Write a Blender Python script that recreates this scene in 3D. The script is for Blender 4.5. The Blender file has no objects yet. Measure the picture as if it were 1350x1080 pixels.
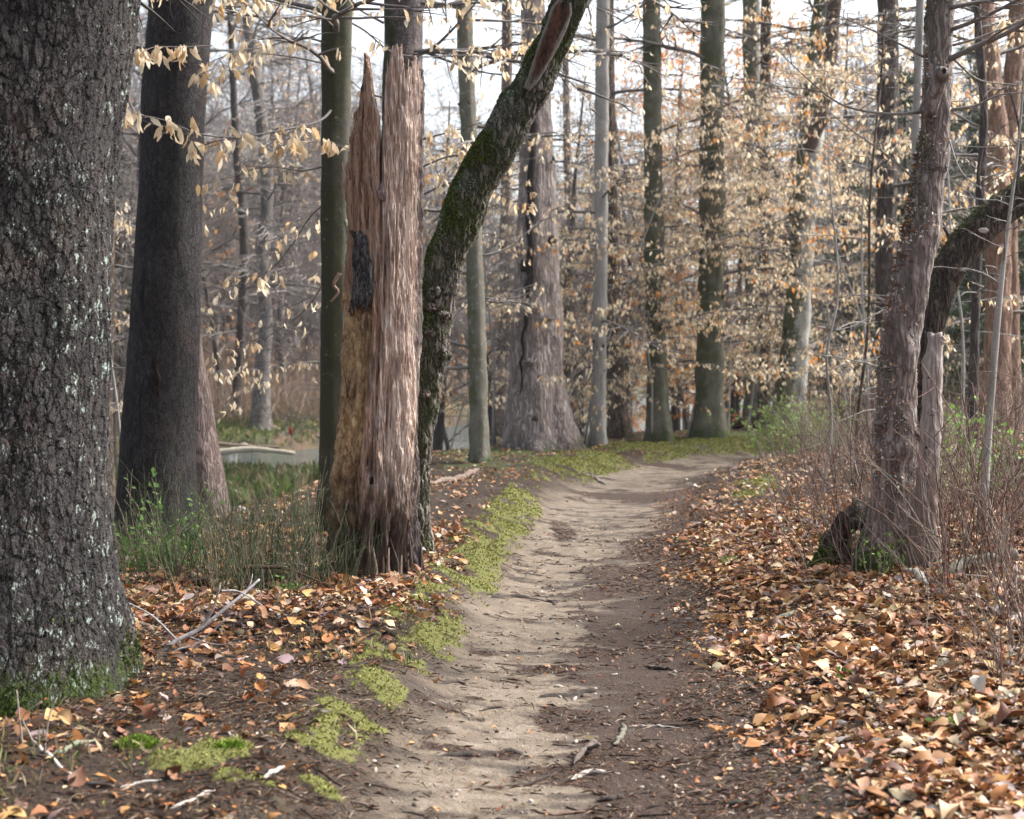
import bpy, math, random
import numpy as np
from mathutils import Vector
C = bpy.context.scene
COL = C.collection
R = math.radians

# ------------------------------------------------------------------ camera, sky, sun
F, CX, CY, HOR, CAMZ = 1875.0, 675.0, 540.0, 480.0, 1.55
PITCH = math.atan((CY - HOR) / F)
cam = bpy.data.cameras.new('camera'); cam_ob = bpy.data.objects.new('camera', cam); COL.objects.link(cam_ob)
cam_ob.location = (0, 0, CAMZ); cam_ob.rotation_euler = (math.pi / 2 - PITCH, 0, 0)
cam.lens = 50.0; cam.sensor_width = 36.0; cam.clip_start = 0.05; cam.clip_end = 3000
cam.dof.use_dof = True; cam.dof.focus_distance = 8.3; cam.dof.aperture_fstop = 3.2
C.camera = cam_ob
world = bpy.data.worlds.new("World"); C.world = world; world.use_nodes = True
wn = world.node_tree
SUN_EL, SUN_ROT = 46, 66
sky = wn.nodes.new('ShaderNodeTexSky'); sky.sky_type = 'NISHITA'; sky.sun_disc = False
sky.sun_elevation = R(SUN_EL); sky.sun_rotation = R(SUN_ROT)
sky.air_density = 1.0; sky.dust_density = 5.0; sky.ozone_density = 1.0
hs = wn.nodes.new('ShaderNodeHueSaturation'); hs.inputs['Saturation'].default_value = 0.45
bg = wn.nodes['Background']; bg.inputs['Strength'].default_value = 0.13
wn.links.new(sky.outputs[0], hs.inputs['Color']); wn.links.new(hs.outputs[0], bg.inputs['Color'])
sun = bpy.data.lights.new('sun', 'SUN'); sun.energy = 2.7; sun.angle = R(12); sun.color = (1, .97, .92)
sun_ob = bpy.data.objects.new('sun', sun); COL.objects.link(sun_ob)
_sd = Vector((math.sin(R(SUN_ROT)) * math.cos(R(SUN_EL)), math.cos(R(SUN_ROT)) * math.cos(R(SUN_EL)), math.sin(R(SUN_EL))))
sun_ob.rotation_euler = _sd.to_track_quat('Z', 'Y').to_euler()
C.view_settings.view_transform = 'Standard'; C.view_settings.look = 'None'
C.view_settings.gamma = 1.0; C.view_settings.use_curve_mapping = False
C.view_settings.exposure = 1.6
C.render.engine = 'CYCLES'
C.cycles.max_bounces = 6; C.cycles.diffuse_bounces = 3; C.cycles.glossy_bounces = 2; C.cycles.transmission_bounces = 3
C.cycles.transparent_max_bounces = 4; C.cycles.volume_bounces = 0
C.cycles.use_denoising = True
try: C.cycles.denoiser = 'OPENIMAGEDENOISE'
except Exception: pass
C.cycles.sample_clamp_indirect = 4

# ------------------------------------------------------------------ noise in numpy
def _hash(ix, iy, iz, seed):
    h = (ix * 374761393 + iy * 668265263 + iz * 2147483647 + seed * 1274126177) & 0xffffffff
    h = ((h ^ (h >> 13)) * 1274126177) & 0xffffffff
    h = h ^ (h >> 16)
    return (h & 0xffffff).astype(np.float64) / 0xffffff
def noise3(x, y, z, seed=0):
    x, y, z = np.broadcast_arrays(np.asarray(x, float), np.asarray(y, float), np.asarray(z, float))
    ix, iy, iz = np.floor(x).astype(np.int64), np.floor(y).astype(np.int64), np.floor(z).astype(np.int64)
    fx, fy, fz = x - ix, y - iy, z - iz
    fx, fy, fz = [f * f * f * (f * (f * 6 - 15) + 10) for f in (fx, fy, fz)]
    def g(a, b, c): return _hash(ix + a, iy + b, iz + c, seed)
    x00 = g(0,0,0) * (1-fx) + g(1,0,0) * fx; x10 = g(0,1,0) * (1-fx) + g(1,1,0) * fx
    x01 = g(0,0,1) * (1-fx) + g(1,0,1) * fx; x11 = g(0,1,1) * (1-fx) + g(1,1,1) * fx
    return ((x00 * (1-fy) + x10 * fy) * (1-fz) + (x01 * (1-fy) + x11 * fy) * fz) * 2 - 1
def noise2(x, y, seed=0): return noise3(x, y, 0.37, seed)
def fbm3(x, y, z, seed=0, o=4, gain=.5):
    s, a = 0, 1.0
    for k in range(o):
        s = s + a * noise3(x, y, z, seed + k * 17); a *= gain; x, y, z = x * 2.03, y * 2.03, z * 2.03
    return s
def fbm2(x, y, seed=0, o=4, gain=.5): return fbm3(x, y, 0.37, seed, o, gain)
def sstep(a, b, x):
    t = np.clip((x - a) / (b - a), 0, 1); return t * t * (3 - 2 * t)

# ------------------------------------------------------------------ terrain
def catmull(P, n):
    P = np.asarray(P, float); Q = np.vstack([2 * P[0] - P[1], P, 2 * P[-1] - P[-2]])
    t = np.linspace(0, len(P) - 1 - 1e-9, n); i = t.astype(int); f = (t - i)[:, None]
    a, b, c, d = Q[i], Q[i + 1], Q[i + 2], Q[i + 3]
    return .5 * (2 * b + (c - a) * f + (2 * a - 5 * b + 4 * c - d) * f ** 2 + (3 * b - a - 3 * c + d) * f ** 3)
def signed(poly, x, y):
    """signed distance to a polyline: positive on its right-hand side"""
    x, y = np.asarray(x, float), np.asarray(y, float)
    best = np.full(np.broadcast(x, y).shape, 1e18); sg = np.ones_like(best)
    for (ax, ay), (bx, by) in zip(poly[:-1], poly[1:]):
        dx, dy = bx - ax, by - ay; L = dx * dx + dy * dy
        t = np.clip(((x - ax) * dx + (y - ay) * dy) / L, 0, 1)
        ex, ey = x - ax - t * dx, y - ay - t * dy
        d = ex * ex + ey * ey; m = d < best - 1e-12
        best = np.where(m, d, best); sg = np.where(m, np.sign(dx * -(y - ay) + dy * (x - ax)), sg)
    return np.sqrt(best) * np.where(sg == 0, 1, sg)
PATH = catmull([(.0, -8), (.12, 0), (.245, 4.84), (.37, 6.9), (.485, 9.1), (.72, 12.1), (1.16, 16.1), (2.05, 20), (3.5, 23.2), (5.6, 24.9), (8.5, 26), (15, 28), (30, 31)], 60)
EDGE = catmull([(-6, -30), (-4.2, -5), (-3.4, 2), (-2.8, 7), (-1.9, 10), (-1.4, 13), (-1.2, 17), (-1.0, 20.5), (-.3, 23.2), (1.2, 26.5), (4, 30), (7, 36), (10, 48), (14, 70), (19, 100)], 50)
CREEK = catmull([(-200, 30), (-60, 28), (-20, 33), (-8, 37), (-2, 43), (2.6, 53), (6.5, 66), (10.5, 88), (20, 130), (60, 300)], 60)
WATER_Z = -1.12
def path_u(x, y): return signed(PATH, x, y)
def creek_d(x, y): return signed(CREEK, x, y) / (1 + .75 * sstep(-8, -2, x))          # + on the near (right) side
def half_w(y): return .70 + .0 * y
def H(x, y):
    x, y = np.asarray(x, float), np.asarray(y, float)
    u = path_u(x, y); v = -signed(EDGE, x, y); c = creek_d(x, y)
    n = fbm2(x * .9, y * .9, 3, 3) * .05 + fbm2(x * 4, y * 4, 9, 3) * .016 * sstep(.5, 1., np.abs(u))
    far_near = sstep(19, 26, y)
    zl = .17 * sstep(.6, 1.15, -u + .12 * noise2(x * 1.5, y * 1.5, 5))
    ur = np.maximum(u - .75, 0)
    zr = .75 * np.tanh(ur * .28) * (1 - .7 * far_near)
    zbed = -.05 * (1 - sstep(.25, .8, np.abs(u))) + .014 * noise2(x * 2.2, y * 2.2, 31) * (1 - sstep(.5, 1, np.abs(u)))
    drop = -.92 * sstep(0, 5.0, v * (1 + .9 * sstep(22, 28, y)))
    near = np.where(u < 0, zl, zr) + zbed + drop + n * (.35 + .65 * sstep(.5, .9, np.abs(u)))
    near = near + .35 * np.clip((y - 34) / 60, 0, 3) * sstep(4, 12, x)
    s = np.maximum(-c - 5.5, 0)
    far = -.62 + 5.0 * (1 - np.exp(-s / 55)) + n * 2.5 + .25 * fbm2(x * .12, y * .12, 40, 2) * sstep(2, 12, s)
    land = np.where(c > 0, near, far)
    ch = sstep(3.6, 5.2, np.abs(c) + .6 * noise2(x * .35, y * .35, 8))
    return land * ch + (-1.5) * (1 - ch) + .012 * np.maximum(np.hypot(x, y) - 150, 0)
def Hs(x, y): return float(H(np.array([x]), np.array([y]))[0])
SP, CP = math.sin(PITCH), math.cos(PITCH)
def ray(px, py):
    a, b = (px - CX) / F, (CY - py) / F
    v = np.array([a, CP + b * SP, -SP + b * CP]); return v / v[1]
def pt(px, py, d):
    v = ray(px, py) * d; return np.array([v[0], v[1], v[2] + CAMZ])
def gp(px, py, dmin=3.0, dmax=140.0):
    """where the ray through a photo pixel meets the ground"""
    v = ray(px, py); ds = np.geomspace(dmin, dmax, 900)
    z = v[2] * ds + CAMZ - H(v[0] * ds, ds); k = np.argmax(z <= 0)
    if z[k] > 0: k = len(ds) - 1
    d = ds[k] if k == 0 else ds[k-1] + (ds[k] - ds[k-1]) * z[k-1] / (z[k-1] - z[k] + 1e-12)
    return np.array([v[0] * d, d, Hs(v[0] * d, d)])

# ------------------------------------------------------------------ objects
def empty(name, loc, label, cat, group=None):
    o = bpy.data.objects.new(name, None); COL.objects.link(o); o.location = tuple(loc); o.empty_display_size = .3
    o['label'] = label; o['category'] = cat
    if group: o['group'] = group
    return o
def tag(o, label=None, cat=None, group=None, kind=None):
    for k, v in (('label', label), ('category', cat), ('group', group), ('kind', kind)):
        if v: o[k] = v
    return o
def np_mesh(name, verts, faces_list, cols=None, smooth=True, attrs=None):
    """faces_list: list of int arrays (n,k), k = 3 or 4"""
    me = bpy.data.meshes.new(name)
    verts = np.asarray(verts, np.float32); me.vertices.add(len(verts)); me.vertices.foreach_set('co', verts.ravel())
    fl = [f for f in faces_list if len(f)]
    loops = np.concatenate([f.ravel() for f in fl]).astype(np.int32)
    tot = np.concatenate([np.full(len(f), f.shape[1]) for f in fl]).astype(np.int32)
    st = np.concatenate([[0], np.cumsum(tot)[:-1]]).astype(np.int32)
    me.loops.add(len(loops)); me.loops.foreach_set('vertex_index', loops)
    me.polygons.add(len(tot)); me.polygons.foreach_set('loop_start', st); me.polygons.foreach_set('loop_total', tot)
    if smooth: me.polygons.foreach_set('use_smooth', np.ones(len(tot), bool))
    if cols is not None:
        a = me.attributes.new('tint', 'FLOAT_COLOR', 'POINT')
        a.data.foreach_set('color', np.hstack([cols, np.ones((len(cols), 1))]).astype(np.float32).ravel())
    for k, arr in (attrs or {}).items():
        a = me.attributes.new(k, 'FLOAT', 'POINT'); a.data.foreach_set('value', np.asarray(arr, np.float32))
    me.update(calc_edges=True); me.validate(); return me
def link(name, me, mat, parent=None, loc=None):
    o = bpy.data.objects.new(name, me); COL.objects.link(o)
    if mat and not me.materials: me.materials.append(mat)
    if parent: o.parent = parent
    if loc is not None: o.location = tuple(loc)
    return o

# polylines -> tubes in one mesh
class Tubes:
    def __init__(s): s.g = {}
    def add(s, pts, rad, col=None):
        pts = np.asarray(pts, float); n = len(pts)
        rad = np.broadcast_to(np.asarray(rad, float), (n,))
        s.g.setdefault(n, []).append((pts, rad, col if col is not None else (1, 1, 1)))
    def arrays(s, sides=4):
        V, Fq, Ft, Cc, off = [], [], [], [], 0
        for n, L in s.g.items():
            P = np.array([l[0] for l in L]); Rr = np.array([l[1] for l in L]); K = np.array([l[2] for l in L])
            T = np.gradient(P, axis=1); T /= np.linalg.norm(T, axis=2, keepdims=True) + 1e-12
            ref = np.where(np.abs(T[:, :1, 2:]) > .9, np.array([[[1., 0, 0]]]), np.array([[[0, 0, 1.]]]))
            ref = np.broadcast_to(ref, T.shape)
            A = np.cross(T, ref); A /= np.linalg.norm(A, axis=2, keepdims=True) + 1e-12
            B = np.cross(T, A)
            th = np.arange(sides) * 2 * math.pi / sides
            ring = P[:, :, None] + Rr[:, :, None, None] * (A[:, :, None] * np.cos(th)[:, None] + B[:, :, None] * np.sin(th)[:, None])
            m = len(L); V.append(ring.reshape(-1, 3)); Cc.append(np.repeat(K, n * sides, axis=0))
            base = off + (np.arange(m)[:, None, None] * n + np.arange(n - 1)[None, :, None]) * sides
            k = np.arange(sides)[None, None]; k2 = (k + 1) % sides
            Fq.append(np.stack([base + k, base + sides + k, base + sides + k2, base + k2], -1).reshape(-1, 4))
            b0 = off + np.arange(m)[:, None] * n * sides
            for kk in range(1, sides - 1):
                Ft.append(np.concatenate([np.hstack([b0, b0 + kk, b0 + kk + 1]), np.hstack([b0 + (n-1) * sides, b0 + (n-1) * sides + kk + 1, b0 + (n-1) * sides + kk])]))
            off += m * n * sides
        if not V: return np.zeros((0, 3)), [], np.zeros((0, 3))
        return np.vstack(V), [np.vstack(Fq), np.vstack(Ft)], np.vstack(Cc)
    def mesh(s, name, sides=4, shift=None):
        V, Fc, K = s.arrays(sides)
        if shift is not None: V = V - np.asarray(shift)
        return np_mesh(name, V, Fc, K)

# leaves: one folded, curled blade per entry
def leaf_mesh(name, pos, axis, up, size, col, rng, shift=None, width=.3, curl=.25, rich=True, lobed=False):
    pos, axis, up, size, col = [np.asarray(a, float) for a in (pos, axis, up, size, col)]
    n = len(pos)
    axis = axis / (np.linalg.norm(axis, axis=1, keepdims=True) + 1e-9)
    side = np.cross(axis, up); side /= np.linalg.norm(side, axis=1, keepdims=True) + 1e-9
    nor = np.cross(side, axis)
    if rich:
        prof = [(0, .03), (.10, .42), (.20, .26), (.34, .80), (.45, .36), (.60, 1.0), (.72, .40), (.85, .62), (1, .04)] if lobed else [(0, .03), (.17, .62), (.47, 1.), (.77, .62), (1, .02)]
        L_ = len(prof); pt_ = np.array([p[0] for p in prof]); pw_ = np.array([p[1] for p in prof])
        tx = np.concatenate([np.zeros(L_), pw_, -pw_]); ty = np.concatenate([pt_, pt_ + .01, pt_ + .01]); ii = np.arange(L_ - 1)
        quads = np.concatenate([np.stack([ii, ii + L_, ii + L_ + 1, ii + 1], -1), np.stack([ii, ii + 1, ii + 2 * L_ + 1, ii + 2 * L_], -1)]); tris = np.zeros((0, 3), int)
    else:
        tx = np.array([0, 0, 1., -1., 0]); ty = np.array([0, .5, .45, .45, 1.0])
        quads = np.zeros((0, 4), int); tris = np.array([[0, 2, 1], [1, 2, 4], [0, 1, 3], [1, 4, 3]])
    w = width * rng.uniform(.75, 1.25, (n, 1)); k1 = rng.uniform(-.2, 1.0, (n, 1)) * curl; k2 = rng.normal(0, 1, (n, 1)) * curl * np.exp(rng.normal(0, .5, (n, 1)))
    tw = rng.normal(0, .12, (n, 1))
    X = tx[None] * w; Y = np.broadcast_to(ty[None], X.shape)
    Z = k1 * np.abs(tx)[None] * .55 + k2 * ((ty[None] - .5) ** 2 - .25) * 1.6 + tw * tx[None] * (ty[None] - .3)
    if rich: X = X * rng.uniform(.78, 1.15, X.shape); Z = Z + rng.normal(0, .045, Z.shape)
    V = pos[:, None] + size[:, None, None] * (X[..., None] * side[:, None] + Y[..., None] * axis[:, None] + Z[..., None] * nor[:, None])
    m = len(tx); V = V.reshape(-1, 3)
    if shift is not None: V = V - np.asarray(shift)
    o = (np.arange(n) * m)[:, None, None]
    return np_mesh(name, V, [(o + tris[None]).reshape(-1, 3), (o + quads[None]).reshape(-1, 4)], np.repeat(col, m, axis=0), smooth=rich)
# ------------------------------------------------------------------ material nodes
class NT:
    def __init__(s, name):
        s.m = bpy.data.materials.new(name); s.m.use_nodes = True; s.t = s.m.node_tree
        s.b = s.t.nodes['Principled BSDF']; s.out = s.t.nodes['Material Output']
        s.b.inputs['Roughness'].default_value = .9; s.b.inputs['Specular IOR Level'].default_value = .25
    def n(s, typ, **kw):
        nd = s.t.nodes.new(typ)
        for k, v in kw.items(): setattr(nd, k, v)
        return nd
    def put(s, sock, v):
        if isinstance(v, bpy.types.NodeSocket): s.t.links.new(v, sock)
        elif v is not None:
            if sock.type == 'RGBA' and len(v) == 3: v = (*v, 1)
            sock.default_value = v
    def obj(s): return s.n('ShaderNodeTexCoord').outputs['Object']
    def pos(s): return s.n('ShaderNodeNewGeometry').outputs['Position']
    def nor(s): return s.n('ShaderNodeNewGeometry').outputs['True Normal']
    def attr(s, nm, what='Fac'): return s.n('ShaderNodeAttribute', attribute_name=nm).outputs[what]
    def map(s, v, sc=(1, 1, 1), loc=(0, 0, 0)):
        m = s.n('ShaderNodeMapping'); s.put(m.inputs['Vector'], v); m.inputs['Scale'].default_value = sc; m.inputs['Location'].default_value = loc
        return m.outputs[0]
    def noise(s, v, sc, det=4, rough=.55, dist=0, what='Fac'):
        m = s.n('ShaderNodeTexNoise'); s.put(m.inputs['Vector'], v); m.inputs['Scale'].default_value = sc
        m.inputs['Detail'].default_value = det; m.inputs['Roughness'].default_value = rough; m.inputs['Distortion'].default_value = dist
        return m.outputs[what]
    def voro(s, v, sc, feat='F1', what='Distance', rnd=1):
        m = s.n('ShaderNodeTexVoronoi', feature=feat); s.put(m.inputs['Vector'], v); m.inputs['Scale'].default_value = sc
        m.inputs['Randomness'].default_value = rnd
        return m.outputs[what]
    def ma(s, op, a, b=None, c=None, clamp=False):
        m = s.n('ShaderNodeMath', operation=op, use_clamp=clamp); s.put(m.inputs[0], a); s.put(m.inputs[1], b)
        if c is not None: s.put(m.inputs[2], c)
        return m.outputs[0]
    def vm(s, op, a, b=None):
        m = s.n('ShaderNodeVectorMath', operation=op); s.put(m.inputs[0], a); s.put(m.inputs[1], b)
        return m.outputs['Value' if op in ('DOT_PRODUCT', 'LENGTH') else 'Vector']
    def ss(s, x, a, b, lo=0., hi=1.):
        m = s.n('ShaderNodeMapRange', interpolation_type='SMOOTHSTEP'); s.put(m.inputs['Value'], x)
        if a > b: a, b, lo, hi = b, a, hi, lo
        for i, v in zip(('From Min', 'From Max', 'To Min', 'To Max'), (a, b, lo, hi)): m.inputs[i].default_value = v
        return m.outputs[0]
    def mix(s, f, a, b, mode='MIX'):
        m = s.n('ShaderNodeMix', data_type='RGBA', blend_type=mode, clamp_factor=True)
        s.put(m.inputs[0], f); s.put(m.inputs[6], a); s.put(m.inputs[7], b); return m.outputs[2]
    def ramp(s, f, stops):
        m = s.n('ShaderNodeValToRGB'); e = m.color_ramp.elements
        while len(e) < len(stops): e.new(.5)
        for k, (p, c) in enumerate(stops): e[k].position = p; e[k].color = (*c, 1)
        s.put(m.inputs[0], f); return m.outputs[0]
    def sep(s, v, i):
        m = s.n('ShaderNodeSeparateXYZ'); s.put(m.inputs[0], v); return m.outputs[i]
    def col(s, c, rough=None):
        s.put(s.b.inputs['Base Color'], c)
        if rough is not None: s.put(s.b.inputs['Roughness'], rough)
    def bump(s, h, dist, strength=1.0):
        m = s.n('ShaderNodeBump'); m.inputs['Strength'].default_value = strength; m.inputs['Distance'].default_value = dist
        s.put(m.inputs['Height'], h); s.put(s.b.inputs['Normal'], m.outputs[0])
    def disp(s, h, scale, mid=.5):
        m = s.n('ShaderNodeDisplacement'); m.inputs['Midlevel'].default_value = mid; m.inputs['Scale'].default_value = scale
        s.put(m.inputs['Height'], h); s.put(s.out.inputs['Displacement'], m.outputs[0]); s.m.displacement_method = 'BOTH'

def bark(name, dark, light, kind='furrow', S=30, stretch=.2, lichen=0, lichen_col=(.36, .42, .37), lichen_dir=None,
         moss=0, moss_h=.6, moss_dir=None, moss_col=(.045, .07, .012), green=0, green_col=(.10, .115, .05), green_dir=None,
         disp=0, bump=.012, base_dark=0, contrast=1.0, tip=None):
    t = NT(name); o = t.obj()
    w = t.noise(o, 6, 3, .5, 0, 'Color'); w2 = t.noise(o, S * 1.1, 3, .6, 0, 'Color'); k = .9 / S
    ow = t.vm('ADD', t.vm('ADD', o, t.vm('MULTIPLY', w, (.06, .06, .12))), t.vm('MULTIPLY', w2, (k, k, k * 1.3) if kind == 'plates' else (0, 0, 0)))
    fine = t.noise(o, S * 4, 4, .65)
    if kind == 'plates':
        v = t.map(ow, (1, 1, stretch))
        e1 = t.ss(t.voro(v, S, 'DISTANCE_TO_EDGE'), 0, .10); e2 = t.ss(t.voro(t.map(ow, (1, 1, stretch * .8), (3, 1, 2)), S * 2.1, 'DISTANCE_TO_EDGE'), 0, .2)
        lift = t.sep(t.voro(v, S, 'F1', 'Color'), 0)
        h = t.ma('ADD', t.ma('MULTIPLY', e1, t.ma('MULTIPLY_ADD', lift, .55, .12)), t.ma('ADD', t.ma('MULTIPLY', e2, .2), t.ma('MULTIPLY', fine, .42)))
    elif kind == 'furrow':
        n1 = t.noise(t.map(ow, (1, 1, stretch)), S, 3, .55, .3); rid = t.ma('ABSOLUTE', t.ma('MULTIPLY_ADD', n1, 2, -1))
        brk = t.noise(t.map(ow, (1, 1, .8)), S * .7, 3, .6)
        h = t.ma('ADD', t.ma('MULTIPLY', t.ss(rid, 0, .28), .55), t.ma('ADD', t.ma('MULTIPLY', brk, .25), t.ma('MULTIPLY', fine, .3)))
    else:
        n1 = t.noise(t.map(o, (1, 1, 2.2)), S, 4, .6); n2 = t.noise(o, 5, 3, .6)
        h = t.ma('ADD', t.ma('MULTIPLY', n1, .36), t.ma('ADD', t.ma('MULTIPLY', n2, .42), t.ma('MULTIPLY', fine, .22)))
        h = t.ma('SUBTRACT', h, t.ma('MULTIPLY', t.ss(t.noise(t.map(o, (1, 1, 5)), 7, 4, .7), .6, .7), .14))
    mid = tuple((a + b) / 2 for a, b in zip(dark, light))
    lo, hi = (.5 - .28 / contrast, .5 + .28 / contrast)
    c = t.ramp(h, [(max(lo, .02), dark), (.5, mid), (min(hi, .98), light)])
    c = t.mix(t.ss(t.noise(o, 1.7, 4, .6), .35, .7), c, t.mix(.45, c, dark))
    c = t.mix(t.ss(t.noise(o, 3.1, 4, .6), .5, .75, 0, .35), c, t.mix(.5, c, (.16, .10, .075)))
    c = t.mix(t.ss(t.noise(t.map(o, (1, 1, .14), (5, 2, 1)), 11, 5, .65), .52, .68, 0, .7), c, tuple(k * .8 for k in dark))
    nrm = t.nor(); z = t.sep(o, 2)
    def facing(d): return t.ma('MULTIPLY_ADD', t.vm('DOT_PRODUCT', nrm, tuple(Vector(d).normalized())), .5, .5)
    if green:
        g = t.ss(t.ma('ADD', t.noise(o, 2.3, 5, .65), t.ma('MULTIPLY', facing(green_dir), .45) if green_dir else .2), 1.0 - .36 * green, 1.22 - .36 * green)
        c = t.mix(t.ma('MULTIPLY', g, .85), c, t.mix(t.ss(fine, .3, .7), green_col, tuple(k * .5 for k in green_col)))
    if lichen:
        f = t.ma('ADD', t.noise(o, 15, 6, .75), t.ma('MULTIPLY', facing(lichen_dir), .55) if lichen_dir else .25)
        f = t.ma('ADD', f, t.ma('MULTIPLY', t.noise(o, 1.6, 2, .5), .25))
        c = t.mix(t.ma('MULTIPLY', t.ss(f, 1.09 - .2 * lichen, 1.16 - .2 * lichen), t.ss(h, .25, .5)), c, t.mix(t.ss(fine, .35, .65), tuple(k * .7 for k in lichen_col), lichen_col))
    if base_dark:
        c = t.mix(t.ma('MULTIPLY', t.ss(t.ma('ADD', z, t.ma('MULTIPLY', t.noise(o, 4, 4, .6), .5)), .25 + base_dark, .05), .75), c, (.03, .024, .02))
    if moss:
        f = t.ma('ADD', t.noise(o, 5, 6, .7), t.ma('ADD', t.ss(z, moss_h, 0, 0, .35), t.ma('MULTIPLY', facing(moss_dir), .3) if moss_dir else .12))
        mk = t.ss(f, 1.1 - .25 * moss, 1.22 - .25 * moss)
        c = t.mix(mk, c, t.mix(fine, tuple(k * .5 for k in moss_col), tuple(k * 1.5 for k in moss_col)))
        h = t.ma('ADD', h, t.ma('MULTIPLY', mk, t.ma('MULTIPLY', t.noise(o, 60, 4, .7), .5)))
    if tip: c = t.mix(t.ss(z, tip[0], tip[1]), c, tip[2])
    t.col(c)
    if disp: t.disp(h, disp)
    else: t.bump(h, bump)
    return t.m

def leaf_mat(name, trans=.35, rough=.6, vary=.25):
    t = NT(name); a = t.attr('tint', 'Color')
    c = t.mix(t.ma('MULTIPLY', t.noise(t.pos(), 90, 2, .5), vary), a, tuple([.05, .03, .02]))
    t.col(c, rough)
    tr = t.n('ShaderNodeBsdfTranslucent'); t.put(tr.inputs['Color'], c)
    mx = t.n('ShaderNodeMixShader'); mx.inputs[0].default_value = trans
    t.t.links.new(t.b.outputs[0], mx.inputs[1]); t.t.links.new(tr.outputs[0], mx.inputs[2]); t.t.links.new(mx.outputs[0], t.out.inputs['Surface'])
    return t.m
def tint_mat(name, rough=.9, sc=40, dark=.4):
    t = NT(name); a = t.attr('tint', 'Color')
    t.col(t.mix(t.ma('MULTIPLY', t.ss(t.noise(t.obj(), sc, 4, .65), .35, .7), dark), a, (.02, .016, .013)), rough)
    t.bump(t.noise(t.map(t.obj(), (1, 1, .5)), sc * 2, 3, .6), .004)
    return t.m
M_LEAF = leaf_mat('beech_leaf', .56, .6, .12)
M_LITTER = leaf_mat('dead_leaf', .12, .55, .35)
M_GREEN = leaf_mat('green_leaf', .35)
M_TWIG = tint_mat('twig_bark')

# ------------------------------------------------------------------ ground
def axis(segs):
    out = [segs[0][0]]
    for a, b, s0, s1 in segs:
        x = a
        while x < b - 1e-6:
            f = (x - a) / (b - a); x = min(b, x + s0 + (s1 - s0) * f); out.append(x)
    return np.array(out)
gx = axis([(0, 3.2, .035, .035), (3.2, 9, .05, .2), (9, 30, .22, 1.0), (30, 400, 1.2, 30)]); gx = np.concatenate([-gx[:0:-1], gx])
gy = axis([(-40, -2, 4, 1), (-2, 3, .4, .1), (3, 11, .035, .04), (11, 30, .05, .13), (30, 70, .15, .6), (70, 150, .8, 3), (150, 900, 4, 60)])
X, Y = np.meshgrid(gx, gy); Z = H(X, Y)
U = path_u(X, Y)
def blob_mask(px_list, X, Y):
    m = np.zeros_like(X)
    for px, py, rx, ry in px_list:
        g = gp(px, py); m = np.maximum(m, 1 - np.hypot((X - g[0]) / rx, (Y - g[1]) / ry))
    return m
MOSS_PX = [(640, 745, .28, 1.6), (668, 690, .3, 2.2), (625, 770, .25, .6), (570, 850, .16, .4), (590, 832, .16, .5), (545, 880, .13, .35), (505, 905, .13, .2), (690, 668, .3, 2), (480, 960, .10, .15), (420, 985, .13, .12),
           (760, 612, .8, 1.8), (800, 606, .9, 1.6), (880, 592, 1.4, 2.2), (950, 585, 1.4, 2.2), (1010, 580, 1.2, 2.2), (180, 985, .13, .12), (300, 992, .13, .12), (240, 1010, .14, .1), (330, 1030, .15, .1), (420, 1040, .12, .08),
           (960, 740, .1, .3), (1000, 640, .3, 1.2), (980, 655, .2, .9)]
def moss_amount(X, Y):
    b = blob_mask(MOSS_PX, X, Y); uu = path_u(X, Y); b = np.maximum(b, (.25 - np.abs(uu + 1.0) * 1.1) * (Y < 25) * (Y > 5.2)); return np.clip(b * 1.1 - .16 + .75 * fbm2(X * 6, Y * 3.6, 71, 5, .85) * sstep(-.15, .25, b), 0, 1) * sstep(.5, .72, np.abs(path_u(X, Y)))
DARK_PX = [(850, 762, .6, .9), (900, 845, .5, .5), (790, 862, .3, .25), (750, 950, .22, .22), (900, 1000, .55, .42), (940, 930, .5, .5), (960, 1050, .5, .35), (830, 985, .3, .2), (640, 995, .4, .10), (830, 655, 1.0, 1.0), (870, 725, .35, 1.8), (720, 885, .3, .2), (1000, 900, .35, 1.0), (950, 800, .35, 1.5), (880, 615, .8, .6), (740, 700, .15, 1), (760, 1020, .3, .2)]
def damp_amount(X, Y): return np.clip(blob_mask(DARK_PX, X, Y) * 1.25 + .55 * fbm2(X * 3, Y * 5.5, 77, 5, .7), 0, 1)
sel = (Y < 40) & (np.abs(X) < 9) & (Y > 2)
MO = np.zeros_like(X); MO[sel] = moss_amount(X[sel], Y[sel])
DA = np.zeros_like(X); DA[sel] = damp_amount(X[sel], Y[sel])
CD = creek_d(X, Y)
Z = Z + .03 * MO
ny, nx = X.shape
idx = np.arange(ny * nx).reshape(ny, nx)
quads = np.stack([idx[:-1, :-1], idx[:-1, 1:], idx[1:, 1:], idx[1:, :-1]], -1).reshape(-1, 4)
V = np.stack([X, Y, Z], -1).reshape(-1, 3)
uq = np.abs(U.ravel()[quads]).mean(1)
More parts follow.
